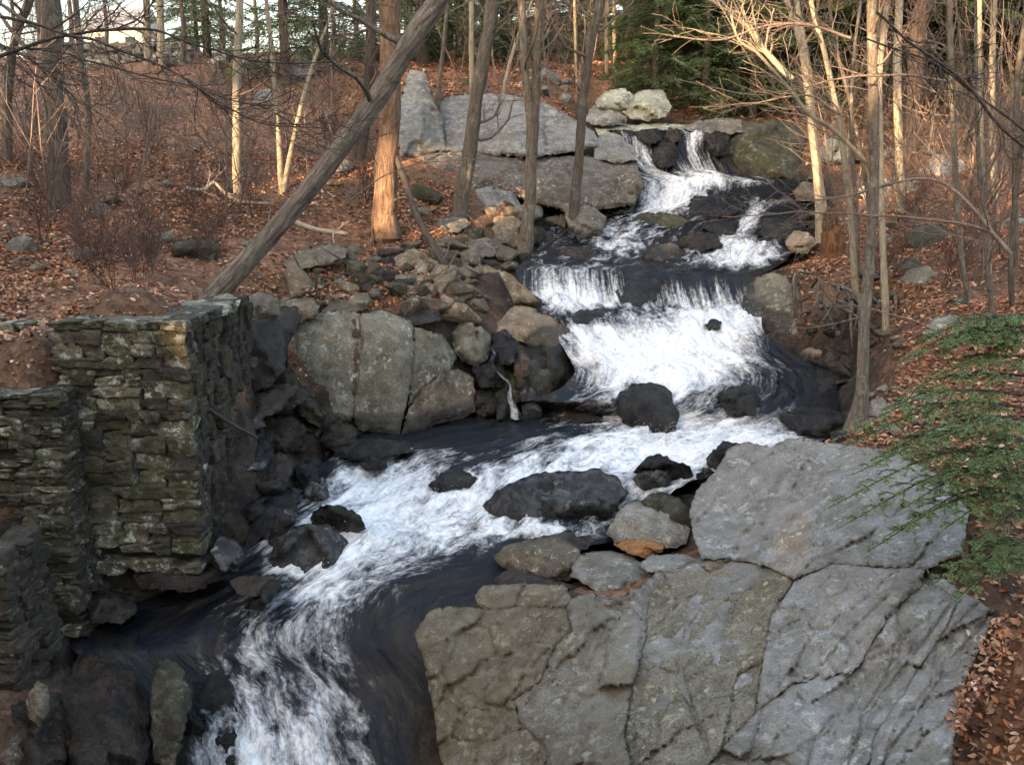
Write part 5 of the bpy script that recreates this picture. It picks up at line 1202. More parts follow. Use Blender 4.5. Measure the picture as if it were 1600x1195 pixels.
T('dead_pole','slender dark dead pole leaning against the sunlit tree',[[(712,440,17.8,13),(690,405,18.2,12),(655,345,19.0,11),(628,270,20.0,9),(612,225,20.3,7)]],'bark_dark',3,.6,1,7,topgrow=False,flare=0)
T('broadleaf_tree','thin upright trunk with sunlit lower half on the left hillside',[[(372,318,21.0,15),(370,250,21.0,13),(370,130,21.0,12),(374,0,21.0,11)]],'bark_pale',7,2,2,8)
T('broadleaf_tree','pair of thin sunlit stems spreading in a V on the left hillside',[[(440,304,21.5,9),(436,220,21.5,9),(430,150,21.5,8),(424,70,21.5,7),(415,-5,21.5,6)],[(443,300,21.5,9),(458,220,21.5,7),(478,140,21.5,7),(500,70,21.5,5),(520,10,21.5,4)]],'bark_pale',6,1.6,2,9)
T('broadleaf_tree','pale straight trunk on the hill crest, left of the pale pair',[[(231,100,34,12),(230,50,34,10),(229,-5,34,10)]],'bark_pale',5,2.5,2,10)
T('broadleaf_tree','pale straight trunk on the hill crest, right of the pale pair',[[(252,105,33,13),(251,50,33,11),(250,-5,33,11)]],'bark_pale',5,2.5,2,11)
T('broadleaf_tree','dark trunk behind the leaning tree top',[[(560,250,26,18),(575,150,26,17),(580,60,26,16),(578,-5,26,15)]],'bark_dark',6,2,2,12)
T('broadleaf_tree','pale thin trunk standing behind the grey cliff',[[(738,165,30,8),(737,90,30,8),(736,-5,30,8)]],'bark_pale',5,2,2,13)
T('broadleaf_tree','thin bent whitish sapling on top of the grey cliff',[[(785,152,29.5,6),(796,100,29.5,5.5),(812,50,29.5,5),(830,5,29.5,4)]],'bark_pale',5,1.5,2,14)
T('broadleaf_tree','bright thin trunk above the path in the background, left one',[[(948,118,35,6),(948,60,35,6),(949,-5,35,6)]],'bark_pale',3,2,2,15)
T('broadleaf_tree','bright thin trunk above the path in the background, right one',[[(962,118,36,6),(960,60,36,6),(959,-5,36,6)]],'bark_pale',3,2,2,16)
T('broadleaf_tree','very thin upright trunk between path and forked tree',[[(900,120,33,5),(899,60,33,5),(898,-5,33,5)]],'bark_pale',3,2,2,17)
T('broadleaf_tree','thin grey trunk above the perched boulders',[[(1000,142,31,6),(996,80,31,5.5),(985,30,31,5),(978,-5,31,5)]],'bark',4,2,2,18)
T('broadleaf_tree','slender trunk in front of the cliff left end',[[(683,205,25,7),(688,120,25,6),(696,40,25,6),(700,-5,25,6)]],'bark',4,1.6,2,19)
T('broadleaf_tree','small grey trunk left of the thick left trunk',[[(10,250,22,16),(14,120,22,14),(30,40,22,12),(48,-10,22,12)]],'bark',6,2,2,20)
T('broadleaf_tree','brown straight trunk just right of the thick left trunk',[[(132,300,21,10),(138,180,21,9),(126,80,21,9),(118,-5,21,9)]],'bark',6,2,2,21)
# right hand clump
T('broadleaf_tree','main mottled trunk of the right clump rising from its root flare at the bank',[[(1338,668,12.7,40),(1346,610,12.8,20),(1350,500,13.0,17),(1358,400,13.2,16),(1366,280,13.4,16),(1365,150,13.4,15),(1362,30,13.4,14)]],'bark',3,1.5,2,30,bstart=.6,flare=.7)
T('broadleaf_tree','cream sunlit stem just right of the main clump trunk',[[(1384,520,14.6,12),(1380,400,14.7,10),(1376,250,14.8,9),(1374,120,14.8,9),(1388,-10,14.8,9)]],'bark_pale',5,1.6,2,31,bstart=.5)
T('broadleaf_tree','thin stem left of the main clump trunk leaning to the top left',[[(1338,470,16.5,10),(1328,330,16.5,9),(1312,200,16.5,9),(1290,90,16.5,8),(1265,-10,16.5,7)]],'bark_pale',6,1.8,2,32,bstart=.5)
T('broadleaf_tree','leftmost slender stem of the right hand thicket',[[(1279,325,22.5,11),(1268,200,22.5,10),(1254,90,22.5,9),(1232,10,22.5,8),(1200,-40,22.5,7)]],'bark_pale',7,2.2,2,33,bstart=.4)
T('broadleaf_tree','second slender stem close beside the leftmost thicket stem',[[(1290,340,22.8,9),(1272,200,22.8,8),(1262,100,22.8,8),(1245,0,22.8,7)]],'bark_pale',5,2,2,34,bstart=.5)
T('broadleaf_tree','tan sunlit trunk behind the clump, right of the cream stem',[[(1408,330,21.5,13),(1404,220,21.5,12),(1402,110,21.5,12),(1406,-10,21.5,11)]],'bark_pale',5,2,2,35,bstart=.5)
T('broadleaf_tree','rusty orange thick trunk in the shade of the right forest',[[(1424,235,27.5,24),(1428,150,27.5,22),(1434,70,27.5,22),(1442,-10,27.5,22)]],'bark_red',4,2,2,36,bstart=.6)
T('broadleaf_tree','thin grey trunk standing alone on the right bank slope',[[(1515,470,16.6,9),(1502,400,16.6,9),(1490,220,16.6,9),(1486,100,16.6,9),(1484,-10,16.6,8)]],'bark',5,1.6,2,37,bstart=.5)
T('broadleaf_tree','thin golden trunk right of the lone grey trunk',[[(1546,430,19,9),(1536,300,19,8),(1532,150,19,8),(1530,-10,19,8)]],'bark_pale',4,1.8,2,38,bstart=.5)
T('broadleaf_tree','golden sunlit trunk near the right picture edge',[[(1556,330,21.5,10),(1550,200,21.5,10),(1550,90,21.5,9),(1554,-10,21.5,9)]],'bark_pale',4,1.8,2,39,bstart=.5)
T('broadleaf_tree','grey bent trunk at the right picture edge',[[(1588,420,18,9),(1586,300,18,9),(1588,150,18,9),(1604,20,18,9)]],'bark',4,1.8,2,40,bstart=.5)
T('broadleaf_tree','very thin dark stem between the lone grey and golden trunks',[[(1518,275,23,5),(1508,150,23,4.5),(1498,40,23,4),(1492,-10,23,4)]],'bark',4,1.6,2,41)
T('broadleaf_tree','thin stem rising left of the cream stem from the bank',[[(1342,430,15.5,7),(1338,330,15.5,7),(1330,200,15.5,6),(1335,80,15.5,5),(1345,0,15.5,5)]],'bark',6,1.6,2,42)
T('broadleaf_tree','short leaning trunk in leaves below the lone grey trunk',[[(1550,500,15,9),(1544,420,15,8),(1538,330,15,7),(1528,220,15,6)]],'bark',5,1.4,2,43)
T('broadleaf_tree','thin trunk at the right edge above the hemlock',[[(1582,480,15.4,9),(1580,400,15.4,8),(1590,280,15.4,8),(1606,150,15.4,8)]],'bark',4,1.4,2,44)
T('broadleaf_tree','slender dark stem crossing behind the right clump',[[(1360,330,20,6),(1345,240,20,6),(1325,150,20,5),(1300,40,20,5)]],'bark',7,1.8,2,45)
# long arching boughs seen against the woods
def bough(name, label, pts, w0, w1, mat, sd, twigs=10, tl=.7, lvl=1):
    rg = np.random.RandomState(sd)
    a = np.array(pts, float); P = catmull(W(a[:, 0], a[:, 1], a[:, 2]), 40); P += np.stack([vnoise(P * 2.5, sd + k) for k in range(3)], -1) * .03
    R = np.linspace(w0, w1, 40) * a[:, 2].mean() / FPX / 2
    mb = MB(); tube(mb, P, R, 6, .1, sd)
    for _ in range(twigs):
        k = rg.randint(4, 38); T_ = P[k + 1] - P[k]; T_ /= np.linalg.norm(T_)
        o = T_ * .9 + rg.normal(size=3) * .45
        grow(mb, P[k], o, tl * rg.uniform(.5, 1.3), max(.004, R[k] * .5), lvl, rg, .05, .15, 4, .0035)
    tag(build(name, mb, M[mat]), label, 'branch')
bough('branch','upper of two long bare branches reaching left over the upper stream',[(1580,398,12.5),(1495,302,13),(1431,281,13.4),(1360,296,13.6),(1276,314,13.8),(1161,315,14)],6,1.6,'twig',1,14)
bough('branch','lower of two long bare branches reaching left over the upper stream',[(1582,400,12.5),(1532,358,12.8),(1431,341,13),(1330,333,13.4),(1262,332,13.6),(1127,338,14)],6,1.6,'twig',2,14)
bough('branch','dark bare branch slanting down to the right edge, top right',[(1370,20,9),(1420,66,9),(1482,110,9),(1545,172,9),(1615,245,9)],4,5,'bark_dark',3,16,.6)
bough('branch','second dark branch just below the dark slanting one',[(1350,60,9.4),(1440,90,9.4),(1520,140,9.4),(1615,215,9.4)],2.5,4,'bark_dark',4,14,.6)
bough('branch','long thin horizontal branch crossing the right clump',[(1490,130,13),(1397,116,13),(1313,126,13),(1229,146,13.2),(1161,146,13.4),(1060,124,13.6)],4,1.4,'twig',5,10)
bough('branch','pale arched branch bending to the top left above the falls',[(1238,125,17),(1195,80,17),(1171,46,17),(1127,10,17),(1080,-12,17)],9,6,'bark_pale',6,12,1.0)
bough('branch','long crooked branch running from the clump up to the top left',[(1360,258,15),(1310,210,15),(1262,176,15),(1222,126,15),(1185,84,15),(1154,62,15),(1142,25,15)],7,3.5,'bark_pale',7,14,.9)
bough('branch','bare twiggy branch spreading over the conifers, top right',[(1330,60,15),(1270,40,15),(1200,40,15),(1120,62,15),(1040,55,15)],5,1.5,'twig',8,18,.9)
bough('branch','twiggy branch drooping left below the bent clump stems',[(1320,180,16),(1250,150,16),(1180,160,16),(1110,170,16)],4,1.4,'twig',9,14,.8)
bough('branch','uppermost dark branch arching across the left sky',[(-20,96,9),(67,64,9),(152,51,9),(236,51,9),(304,71,9),(422,98,9),(520,101,9)],6,1.6,'bark_dark',10,20,.6)
bough('branch','long dark branch drooping right across the left hillside',[(-20,18,8.5),(101,57,8.5),(169,71,8.5),(270,115,8.5),(337,159,8.5),(405,196,8.5),(500,203,8.5)],5,1.8,'bark_dark',11,22,.6)
bough('branch','thin lower branch under the long drooping one, left',[(120,92,8.8),(200,112,8.8),(290,135,8.8),(371,158,8.8),(455,182,8.8),(520,195,8.8)],3,1.4,'bark_dark',12,14,.5)
bough('branch','twiggy branch hanging in at the top left corner',[(-20,60,9.5),(40,90,9.5),(90,130,9.5),(130,180,9.5)],4,1.5,'bark_dark',13,16,.6)
bough('branch','fine tawny twigs arching from the left picture edge',[(-20,70,10.5),(50,76,10.5),(95,110,10.5),(110,160,10.5)],3,1.3,'twig',14,16,.5)
bough('branch','thin twig crossing the rock boulder on the right bank',[(1475,522,12),(1400,490,12),(1340,478,12.2),(1290,462,12.4)],3,1.2,'twig',15,6,.4)
bough('branch','thin branch bowing below the bank roots, right',[(1345,495,13),(1300,510,13.2),(1260,512,13.4),(1205,500,13.6)],3,1.2,'twig',16,6,.4)
bough('branch','slender twig arching between the leaning tree and forked trunk',[(540,320,17),(600,275,17),(660,255,17),(740,250,17.2),(815,248,17.4)],2,1.2,'twig',17,5,.4)
bough('fallen_branch','bleached crooked fallen branch on the left hillside leaves',[(290,292,20.6),(318,296,20.7),(335,285,20.9),(352,305,20.6),(380,315,20.4),(425,318,20.3)],6,4,'deadwood',18,5,.8)
bough('fallen_branch','pale fallen log lying between the leaning tree and sunlit tree',[(440,340,19.9),(470,350,19.8),(500,360,19.7),(540,366,19.6)],11,7,'deadwood',19,3,.5)
bough('fallen_branch','twisted old root lying on the path above the wall',[(180,482,13.6),(200,472,13.6),(225,462,13.7),(245,470,13.6),(270,482,13.4)],13,8,'bark',20,5,.3)
# rotten stump on the right bank and the roots hanging from the undercut bank
st = empty('tree_stump', W(1302, 415, 20))
tag(st, 'broken rusty orange tree stump with splintered top on the right bank', 'stump')
mb = MB(); P = catmull([W(1300, 432, 20), W(1302, 395, 20), W(1300, 365, 20), W(1298, 356, 20)], 16)
tube(mb, P, np.array([.34, .27, .23, .2])[np.minimum(3, (np.arange(16) / 4).astype(int))] * np.linspace(1, .8, 16), 14, .2, 5, .4); build('trunk', mb, M['rotten'], st)
mb = MB()
for k in range(9):
    a = k / 9 * 6.28; c = W(1298, 358, 20) + np.array([math.cos(a) * .12, math.sin(a) * .12, 0]); tube(mb, [c, c + np.array([0, 0, .15]), c + np.array([.02, 0, .2 + .3 * abs(math.sin(k * 2.1))])], [.06, .04, .008], 5, .1, k)
build('splinters', mb, M['rotten'], st)
rr = empty('root_tangle', W(1290, 470, 17.6))
tag(rr, 'tangle of bare roots hanging over the undercut right bank', 'roots')
rg = np.random.RandomState(8)
for k in range(26):
    a = W(rg.uniform(1240, 1400), rg.uniform(425, 480), 17.4 + rg.uniform(-.4, .3)); e = a + np.array([rg.uniform(-.7, .3), rg.uniform(-.9, -.1), rg.uniform(-.9, -.1)])
    mb = MB(); mid = (a + e) / 2 + rg.normal(size=3) * .12 + np.array([0, -.15, .1]); tube(mb, catmull([a, mid, e], 9), np.linspace(rg.uniform(.018, .05), .007, 9), 5, .15, k)
    build('root', mb, M['bark'], rr)

# ------------------------------------------------------------------ thin saplings and shrubs
def sapling_mesh(sd, h, stems, r):
    rg = np.random.RandomState(sd); mb = MB()
    for k in range(stems):
        d = np.array([rg.normal() * .25, rg.normal() * .25, 1.0])
        grow(mb, (rg.normal() * .06 * (stems > 1), rg.normal() * .06 * (stems > 1), -.05), d, h * rg.uniform(.7, 1.1), r * rg.uniform(.7, 1.1), 2, rg, .2, .07, 5, .0045, (4, 8))
    return mb.mesh('stems')
SAP = [sapling_mesh(50 + k, [3.2, 4.2, 2.6, 3.6][k % 4], 1, .022) for k in range(6)]
SHR = [sapling_mesh(80 + k, [1.0, 1.4, 1.2][k % 3],6,.010) for k in range(5)]
for me in SAP: me.materials.append(M['twig'])
for me in SHR: me.materials.append(M['shrub'])
rs2 = np.random.RandomState(12)
def plant(name, label, cat, group, poly, count, meshes, s0, s1, mind=.25):
    poly = np.array(poly, float); lo, hi = poly.min(0), poly.max(0); c = 0; tr = 0
    while c < count and tr < count * 20:
        tr += 1; p = rs2.uniform(lo, hi)
        if not inside(p[None], poly)[0]: continue
        w = on_ground(p[0], p[1], 11)
        if w is None or dwater(w[0], w[1])[0] < mind: continue
        o = link(name, meshes[rs2.randint(len(meshes))], None, None, w); s = rs2.uniform(s0, s1)
        o.scale = (s, s, s); o.rotation_euler = (rs2.normal() * .08, rs2.normal() * .08, rs2.uniform(0, 6.28)); tag(o, ('tall ' if s > .5 * (s0 + s1) + .12 else 'short ' if s < .5 * (s0 + s1) - .12 else '') + label + ' near ' + near(w), cat, group); c += 1
plant('sapling', 'bare sapling on the left hillside', 'sapling', 'saplings on the left hillside', [(0,200),(550,200),(560,330),(420,380),(250,400),(0,380)], 40, SAP, .6, 1.25)
plant('shrub', 'bare twiggy shrub on the left hillside', 'shrub', 'shrubs on the left hillside', [(0,150),(600,160),(580,330),(440,380),(250,440),(0,430)], 16, SHR, .5, .9)
plant('shrub', 'bare bramble above the pier', 'shrub', 'brambles by the path', [(90,400),(260,400),(280,450),(200,460),(100,450)], 7, SHR, .5, .8)
plant('sapling', 'bare sapling on the right bank', 'sapling', 'saplings on the right bank', [(1290,200),(1600,200),(1600,470),(1440,470),(1320,420)], 34, SAP, .7, 1.3, .5)
plant('shrub', 'bare twiggy shrub on the right bank', 'shrub', 'shrubs on the right bank', [(1290,220),(1600,220),(1600,480),(1420,500),(1330,440)], 10, SHR, .6, 1.1, .5)
plant('sapling', 'bare sapling at the forest edge', 'sapling', 'saplings at the forest edge', [(640,90),(1000,100),(1040,130),(900,170),(700,140)], 22, SAP, .9, 1.7, .5)

# ------------------------------------------------------------------ conifers
def conifer_mesh(sd, h, rad, low, nb):
    rg = np.random.RandomState(sd)
    tk = MB(); tube(tk, [(0, 0, -.3), (0, 0, h * .5), (0, 0, h)], [h * .014 + .06, h * .009 + .03, .02], 8, .1, sd)
    cs = []; ds = []
    for _ in range(nb):
        z = low + (h - low) * rg.rand() ** 1.15
        L = rad * (1 - (z - low) / (h - low)) ** .8 * rg.uniform(.55, 1.1) + .25
        a = rg.uniform(0, 6.28); d = np.array([math.cos(a), math.sin(a), rg.uniform(-.25, .2)])
        sd_ = np.array([-math.sin(a), math.cos(a), 0])
        P0 = np.array([0, 0, z])
        tube(tk, [P0, P0 + d * L * .5, P0 + d * L + np.array([0, 0, -.18 * L])], [.03, .018, .006], 4)
        m_ = int(64 * L) + 10
        t = rg.uniform(.12, 1, m_) ** .8
        w = rg.uniform(-1, 1, m_) * L * .42 * (1.05 - t) 
        c = P0 + d * (t * L)[:, None] + sd_ * w[:, None] + np.array([0, 0, 1]) * (-.18 * L * t ** 2 - .12 * np.abs(w) + rg.normal(size=m_) * .05)[:, None]
        dd = d[None] * .8 + sd_[None] * np.sign(w)[:, None] * .6 + rg.normal(size=(m_, 3)) * .3
        cs.append(c); ds.append(dd)
    C = np.concatenate(cs); Dv = np.concatenate(ds); Dv /= np.linalg.norm(Dv, axis=1)[:, None]
    n_ = len(C); S = np.cross(Dv, rg.normal(size=(n_, 3))); S /= np.linalg.norm(S, axis=1)[:, None]
    Ls = rg.uniform(.12, .26, n_)[:, None]; Ws = rg.uniform(.010, .024, n_)[:, None]
    V = np.stack([C - S * Ws * .4, C + S * Ws * .4, C + Dv * Ls + S * Ws - np.array([0, 0, .04]), C + Dv * Ls - S * Ws - np.array([0, 0, .04])], 1).reshape(-1, 3)
    cr = MB(); cr.add(V, np.arange(n_ * 4).reshape(-1, 4))
    return tk.mesh('trunk'), cr.mesh('crown', smooth=False)
CON = [conifer_mesh(1, 9, 2.4, .4, 120), conifer_mesh(2, 13, 2.8, .8, 150), conifer_mesh(3, 11, 2.2, .5, 130), conifer_mesh(4, 14, 3.0, 3.5, 110)]
for a_, b_ in CON: a_.materials.append(M['bark_dark']); b_.materials.append(M['conifer'])
def conifer(label, px, Y, var, s, group='conifers of the background forest', rot=0):
    x = xat(px, 100, Y); z = float(ground(x, Y)[0])
    o = empty('conifer_tree', (x, Y, z)); tag(o, label, 'conifer', group); o.rotation_euler = (0, 0, rot); o.scale = (s, s, s)
    link('trunk', CON[var][0], None, o); link('crown', CON[var][1], None, o)
rs3 = np.random.RandomState(77)
ORD = ['first', 'second', 'third', 'fourth', 'fifth', 'sixth', 'seventh', 'eighth', 'ninth', 'tenth', 'eleventh', 'twelfth', 'thirteenth', 'fourteenth', 'fifteenth']
def row(lst, label, group):
    for k, (px, Y, v, s) in enumerate(sorted(lst)):
        conifer(label + ', ' + ORD[k] + ' from the left', px, Y, v, s * rs3.uniform(.9, 1.1), group, rs3.uniform(0, 6))
row([(660,34,1,1.0),(720,37,2,1.0),(700,44,1,1.2),(790,40,1,1.1),(850,46,1,1.2),(760,50,3,1.3),(900,52,1,1.3),(640,48,2,1.2),(980,50,2,1.3)], 'dark green conifer in the forest behind the grey cliff', 'conifers behind the cliff')
row([(1025,32.5,0,.8),(1105,32.3,2,.8),(1180,32.2,0,.9),(1245,33,2,.9),(1040,34,0,1.1),(1090,36,1,1.0),(1140,34,2,1.0),(1190,37,1,1.1),(1070,42,1,1.2),(1150,44,1,1.3),(1240,40,1,1.1),(1010,40,0,1.0)], 'dark green hemlock in the forest above the head of the falls', 'conifers above the falls')
row([(1290,36,1,1.1),(1350,38,1,1.2),(1400,35,2,1.1),(1460,38,1,1.2),(1520,36,1,1.1),(1580,34,1,1.1),(1330,46,1,1.3),(1430,46,1,1.3),(1540,46,1,1.4),(1650,40,1,1.3),(1240,50,1,1.4),(1620,30,3,1.2),(1370,31,3,1.1),(1500,32,3,1.1),(1700,32,1,1.2)], 'dark conifer in the shaded forest behind the right thicket', 'conifers behind the right thicket')
conifer('open crowned dark pine on the left hill crest, nearest the pale boulder', 446, 31, 1, .75, 'pines on the crest', 1)
conifer('dark pine on the left crest, behind the thin sunlit trunk', 325, 37, 1, .7, 'pines on the crest', 2)
conifer('dark pine on the left crest right of the nearest pine', 508, 35, 1, .75, 'pines on the crest', 4)
conifer('small dark conifer on the left crest', 310, 44, 0, .6, 'pines on the crest', 5)
for k, px in enumerate([20, 60, 110, 165, 285, 345, 400, 520, 555, 600]):
    Y = 36 + (k * 7) % 9
    T('broadleaf_tree', 'thin bare tree on the far crest, ' + ORD[k] + ' from the left', [[(px, 100, Y, 7 + k % 3 * 2), (px + 2, 50, Y, 6 + k % 3), (px - 3, -10, Y, 5)]], 'bark', 10, 2.6, 2, 200 + k, group='bare trees on the far crest', bstart=.2)

# ------------------------------------------------------------------ foreground hemlock sapling, right
hm = empty('hemlock_sapling', W(1625, 960, 7.6))
tag(hm, 'green feathery hemlock sapling overhanging the outcrop at the right edge', 'conifer')
TK0, TK1 = W(1630, 985, 7.7), W(1640, 380, 8.4)
mb = MB(); tube(mb, catmull([TK0 - np.array([0, 0, .3]), (TK0 + TK1) / 2 + np.array([.05, 0, 0]), TK1], 20), np.linspace(.045, .02, 20), 8, .1, 1); build('trunk', mb, M['bark_dark'], hm)
NC, ND, NS = [], [], []
def needles(P, rg):
    seg = np.diff(P, axis=0); L = np.linalg.norm(seg, axis=1).sum(); n_ = int(L / .0046)
    t = rg.uniform(0, 1, n_) * (len(P) - 1 - 1e-6); i_ = t.astype(int); f = (t - i_)[:, None]
    c = P[i_] * (1 - f) + P[i_ + 1] * f; T_ = seg[i_] / (np.linalg.norm(seg[i_], axis=1)[:, None] + 1e-9)
    side = np.cross(T_, [0, 0, 1.0]); side /= np.linalg.norm(side, axis=1)[:, None] + 1e-9
    sg = rg.choice([-1, 1], n_)[:, None]
    NC.append(c); ND.append(side * sg + T_ * .45 + rg.normal(size=(n_, 3)) * .22); NS.append(T_)
def spray(tip, base, sd, width, nside):
    rg = np.random.RandomState(sd); NC.clear(); ND.clear(); NS.clear()
    base, tip = np.array(base), np.array(tip); L = np.linalg.norm(tip - base)
    mid = (base + tip) / 2 + np.array([0, 0, .12 * L]); P = catmull([base, mid, tip], 24)
    bw_ = MB(); tube(bw_, P, np.linspace(.014, .003, 24), 5)
    needles(P[10:], rg)
    Td = (tip - base) / L; sv = np.cross(Td, [0, 0, 1.0]); sv /= np.linalg.norm(sv)
    for k in range(nside):
        t = .22 + .76 * k / nside; i_ = int(t * 23); s = 1 if k % 2 else -1
        l1 = width * (1.08 - t) * rg.uniform(.7, 1.2) * min(1, t * 3)
        d1 = Td * .75 + sv * s * .8 + np.array([0, 0, rg.uniform(-.25, .05)]); d1 /= np.linalg.norm(d1)
        Q_ = catmull([P[i_], P[i_] + d1 * l1 * .55 + np.array([0, 0, .02]), P[i_] + d1 * l1 - np.array([0, 0, .14 * l1])], 12)
        tube(bw_, Q_, np.linspace(.005, .0018, 12), 3); needles(Q_, rg)
        d2v = np.cross(d1, [0, 0, 1.0])
        for j_ in range(int(6 + 10 * l1)):
            u = rg.uniform(.1, .95); q0 = Q_[int(u * 11)]; l2 = l1 * .45 * (1.1 - u) * rg.uniform(.6, 1.2) + .03
            d2 = d1 * .8 + d2v * rg.choice([-1, 1]) * .8 + rg.normal(size=3) * .1; d2 /= np.linalg.norm(d2)
            R_ = np.array([q0, q0 + d2 * l2 * .5, q0 + d2 * l2 - np.array([0, 0, .1 * l2])]); tube(bw_, R_, [.0025, .002, .0012], 3); needles(R_, rg)
    br = build('branch', bw_, M['bark_dark'], hm)
    C = np.concatenate(NC); Dv = np.concatenate(ND); Dv /= np.linalg.norm(Dv, axis=1)[:, None]; Sv = np.concatenate(NS)
    n_ = len(C); Ls = rg.uniform(.014, .024, n_)[:, None]
    V = np.stack([C - Sv * .0033, C + Sv * .0033, C + Dv * Ls + Sv * .0033, C + Dv * Ls - Sv * .0033], 1).reshape(-1, 3)
    mb = MB(); mb.add(V, np.arange(n_ * 4).reshape(-1, 4))
    tag(link('needles', mb.mesh('needles', np.array(hm['_loc']), False), M['needle'], br), kind='stuff')
for k, (tx, ty, tY, by, wd, ns) in enumerate([
 (1425,540,8.6,500,.42,16),(1440,600,8.3,560,.42,16),(1385,640,8.2,590,.36,14),(1310,702,7.9,640,.48,20),(1330,742,7.6,690,.48,20),(1420,715,7.5,660,.45,16),
 (1308,826,7.4,740,.40,18),(1345,868,7.2,780,.36,14),(1400,800,7.3,740,.38,14),(1455,915,7.0,850,.38,14),(1490,940,6.9,880,.36,12),(1530,740,7.4,690,.42,14),(1520,860,7.1,800,.36,12),(1550,900,7.0,850,.36,12),(1560,800,7.2,750,.36,12),(1400,570,8.5,520,.4,16),(1360,720,7.8,660,.42,16),(1450,760,7.4,710,.42,16),(1380,840,7.3,770,.36,14),(1540,560,8.3,510,.4,14),(1470,830,7.2,780,.34,12),(1290,795,7.4,720,.36,20),(1295,690,7.9,620,.4,20),(1500,530,8.5,490,.44,16),(1460,560,8.4,510,.44,16),(1500,910,7.0,860,.38,14),]):
    tt = (by - 380) / 605.0; spray(W(tx, ty, tY), TK1 + (TK0 - TK1) * tt, 500 + k, wd * 1.15, ns)

# ------------------------------------------------------------------ fallen leaves
def leaves(name, label, pts, nrm_jit, size, sd, lift=.012, kind='stuff'):
    rg = np.random.RandomState(sd); n_ = len(pts)
    a = rg.uniform(0, 6.28, n_); tl = rg.normal(size=(n_, 2)) * nrm_jit
    N = np.stack([tl[:, 0], tl[:, 1], np.ones(n_)], -1); N /= np.linalg.norm(N, axis=1)[:, None]
    A_ = np.stack([np.cos(a), np.sin(a), 0 * a], -1); A_ -= N * (A_ * N).sum(1)[:, None]; A_ /= np.linalg.norm(A_, axis=1)[:, None]; B_ = np.cross(N, A_)
    s = (size * rg.uniform(.55, 1.25, n_))[:, None]; w = s * rg.uniform(.35, .7, n_)[:, None]; cu = s * rg.uniform(-.1, .35, n_)[:, None]
    c = pts + np.array([0, 0, 1]) * (lift + rg.uniform(0, .03, n_))[:, None]
    V = np.stack([c - A_ * s * .5, c - A_ * s * .1 + B_ * w * .5 + N * cu, c + A_ * s * .3 + B_ * w * .35 + N * cu * .8, c + A_ * s * .55 + N * cu * .3, c + A_ * s * .3 - B_ * w * .35 + N * cu * .8, c - A_ * s * .1 - B_ * w * .5 + N * cu], 1).reshape(-1, 3)
    k = np.arange(n_)[:, None] * 6
    mb = MB(); mb.add(V, np.vstack([k + [0, 1, 2, 3], k + [0, 3, 4, 5]])); o = build(name, mb, M['litter'], smooth=False, origin=(0, 0, 0)); return tag(o, label, 'leaves', kind=kind)
def litter_pts(region, dens, sd, mind=.7):
    rg = np.random.RandomState(sd); x0, x1, y0, y1 = region; n_ = int((x1 - x0) * (y1 - y0) * dens)
    x = rg.uniform(x0, x1, n_); y = rg.uniform(y0, y1, n_); z = ground(x, y)
    dp = y * math.cos(PITCH) - (z - CAMZ) * math.sin(PITCH); px = 800 + x / dp * FPX; py = 597.5 - (y * math.sin(PITCH) + (z - CAMZ) * math.cos(PITCH)) / dp * FPX
    k = (px > -120) & (px < 1720) & (py < 1280) & (py > -60)
    k &= dwater(x, y) > mind + .5 * rg.rand(n_)
    pn = fbm(np.stack([x * .5, y * .5, 0 * x], -1), 3, sd); k &= rg.rand(n_) < np.clip(.75 + .8 * pn, .1, 1)
    e = .12; sl = np.hypot(ground(x + e, y) - ground(x - e, y), ground(x, y + e) - ground(x, y - e)) / (2 * e); k &= sl < 1.3
    return np.stack([x, y, z], -1)[k]
leaves('leaf_litter', 'brown fallen leaves covering the left hillside', np.vstack([litter_pts((-16, -1.0, 11.3, 24), 480, 1), litter_pts((-26, 0, 24, 40), 60, 2)]), .5, .085, 1)
leaves('leaf_litter', 'brown fallen leaves covering the right bank', np.vstack([litter_pts((3.2, 16, 6.5, 24), 420, 3), litter_pts((4, 26, 24, 40), 60, 4)]), .5, .08, 2)
leaves('leaf_litter', 'brown fallen leaves on the forest floor above the cliff', litter_pts((-6, 14, 27.5, 48), 45, 5), .5, .15, 3)
def leaf_patch(label, cx, cy, Y0, rx, ry, n_, sd, dY=.3):
    rg = np.random.RandomState(sd); x = cx + rg.normal(size=n_) * rx; y = cy + rg.normal(size=n_) * ry
    P = W(x, y, Y0 + dY * rg.normal(size=n_)); leaves('leaf_pile', label, P, .8, .08, sd)
def ledge_leaves(label, x0, x1, y0, y1, zf, n_, sd):
    rg = np.random.RandomState(sd); x = rg.uniform(x0, x1, n_); y = rg.uniform(y0, y1, n_); leaves('leaf_pile', label, np.stack([x, y, np.maximum(ground(x, y), zf(x, y))], -1), .5, .08, sd)
ledge_leaves('dead leaves lying on the mossy ledge of the left wall', XA1 - 3.5, XA1 - .1, YA + .1, 12.3, lambda x, y: za - .1 + 0 * x, 900, 61)
ledge_leaves('dead leaves lying on the path over the stone pier', XB0, XB1 - .1, YB + .1, YB + 2.5, lambda x, y: zt + .02 + 0 * x, 420, 62)
def cleft(label, pts, n_, sd, off=-.05):
    rg = np.random.RandomState(sd); a = np.array(pts, float); t = rg.uniform(0, len(a) - 1.001, n_); i_ = t.astype(int); f = (t - i_)[:, None]
    p = a[i_] * (1 - f) + a[i_ + 1] * f; x = p[:, 0] + rg.normal(size=n_) * p[:, 3]; y = p[:, 1] + rg.normal(size=n_) * p[:, 3]
    leaves('leaf_pile', label, W(x, y, p[:, 2] + off + rg.uniform(-.05, .12, n_)), .9, .058, sd)
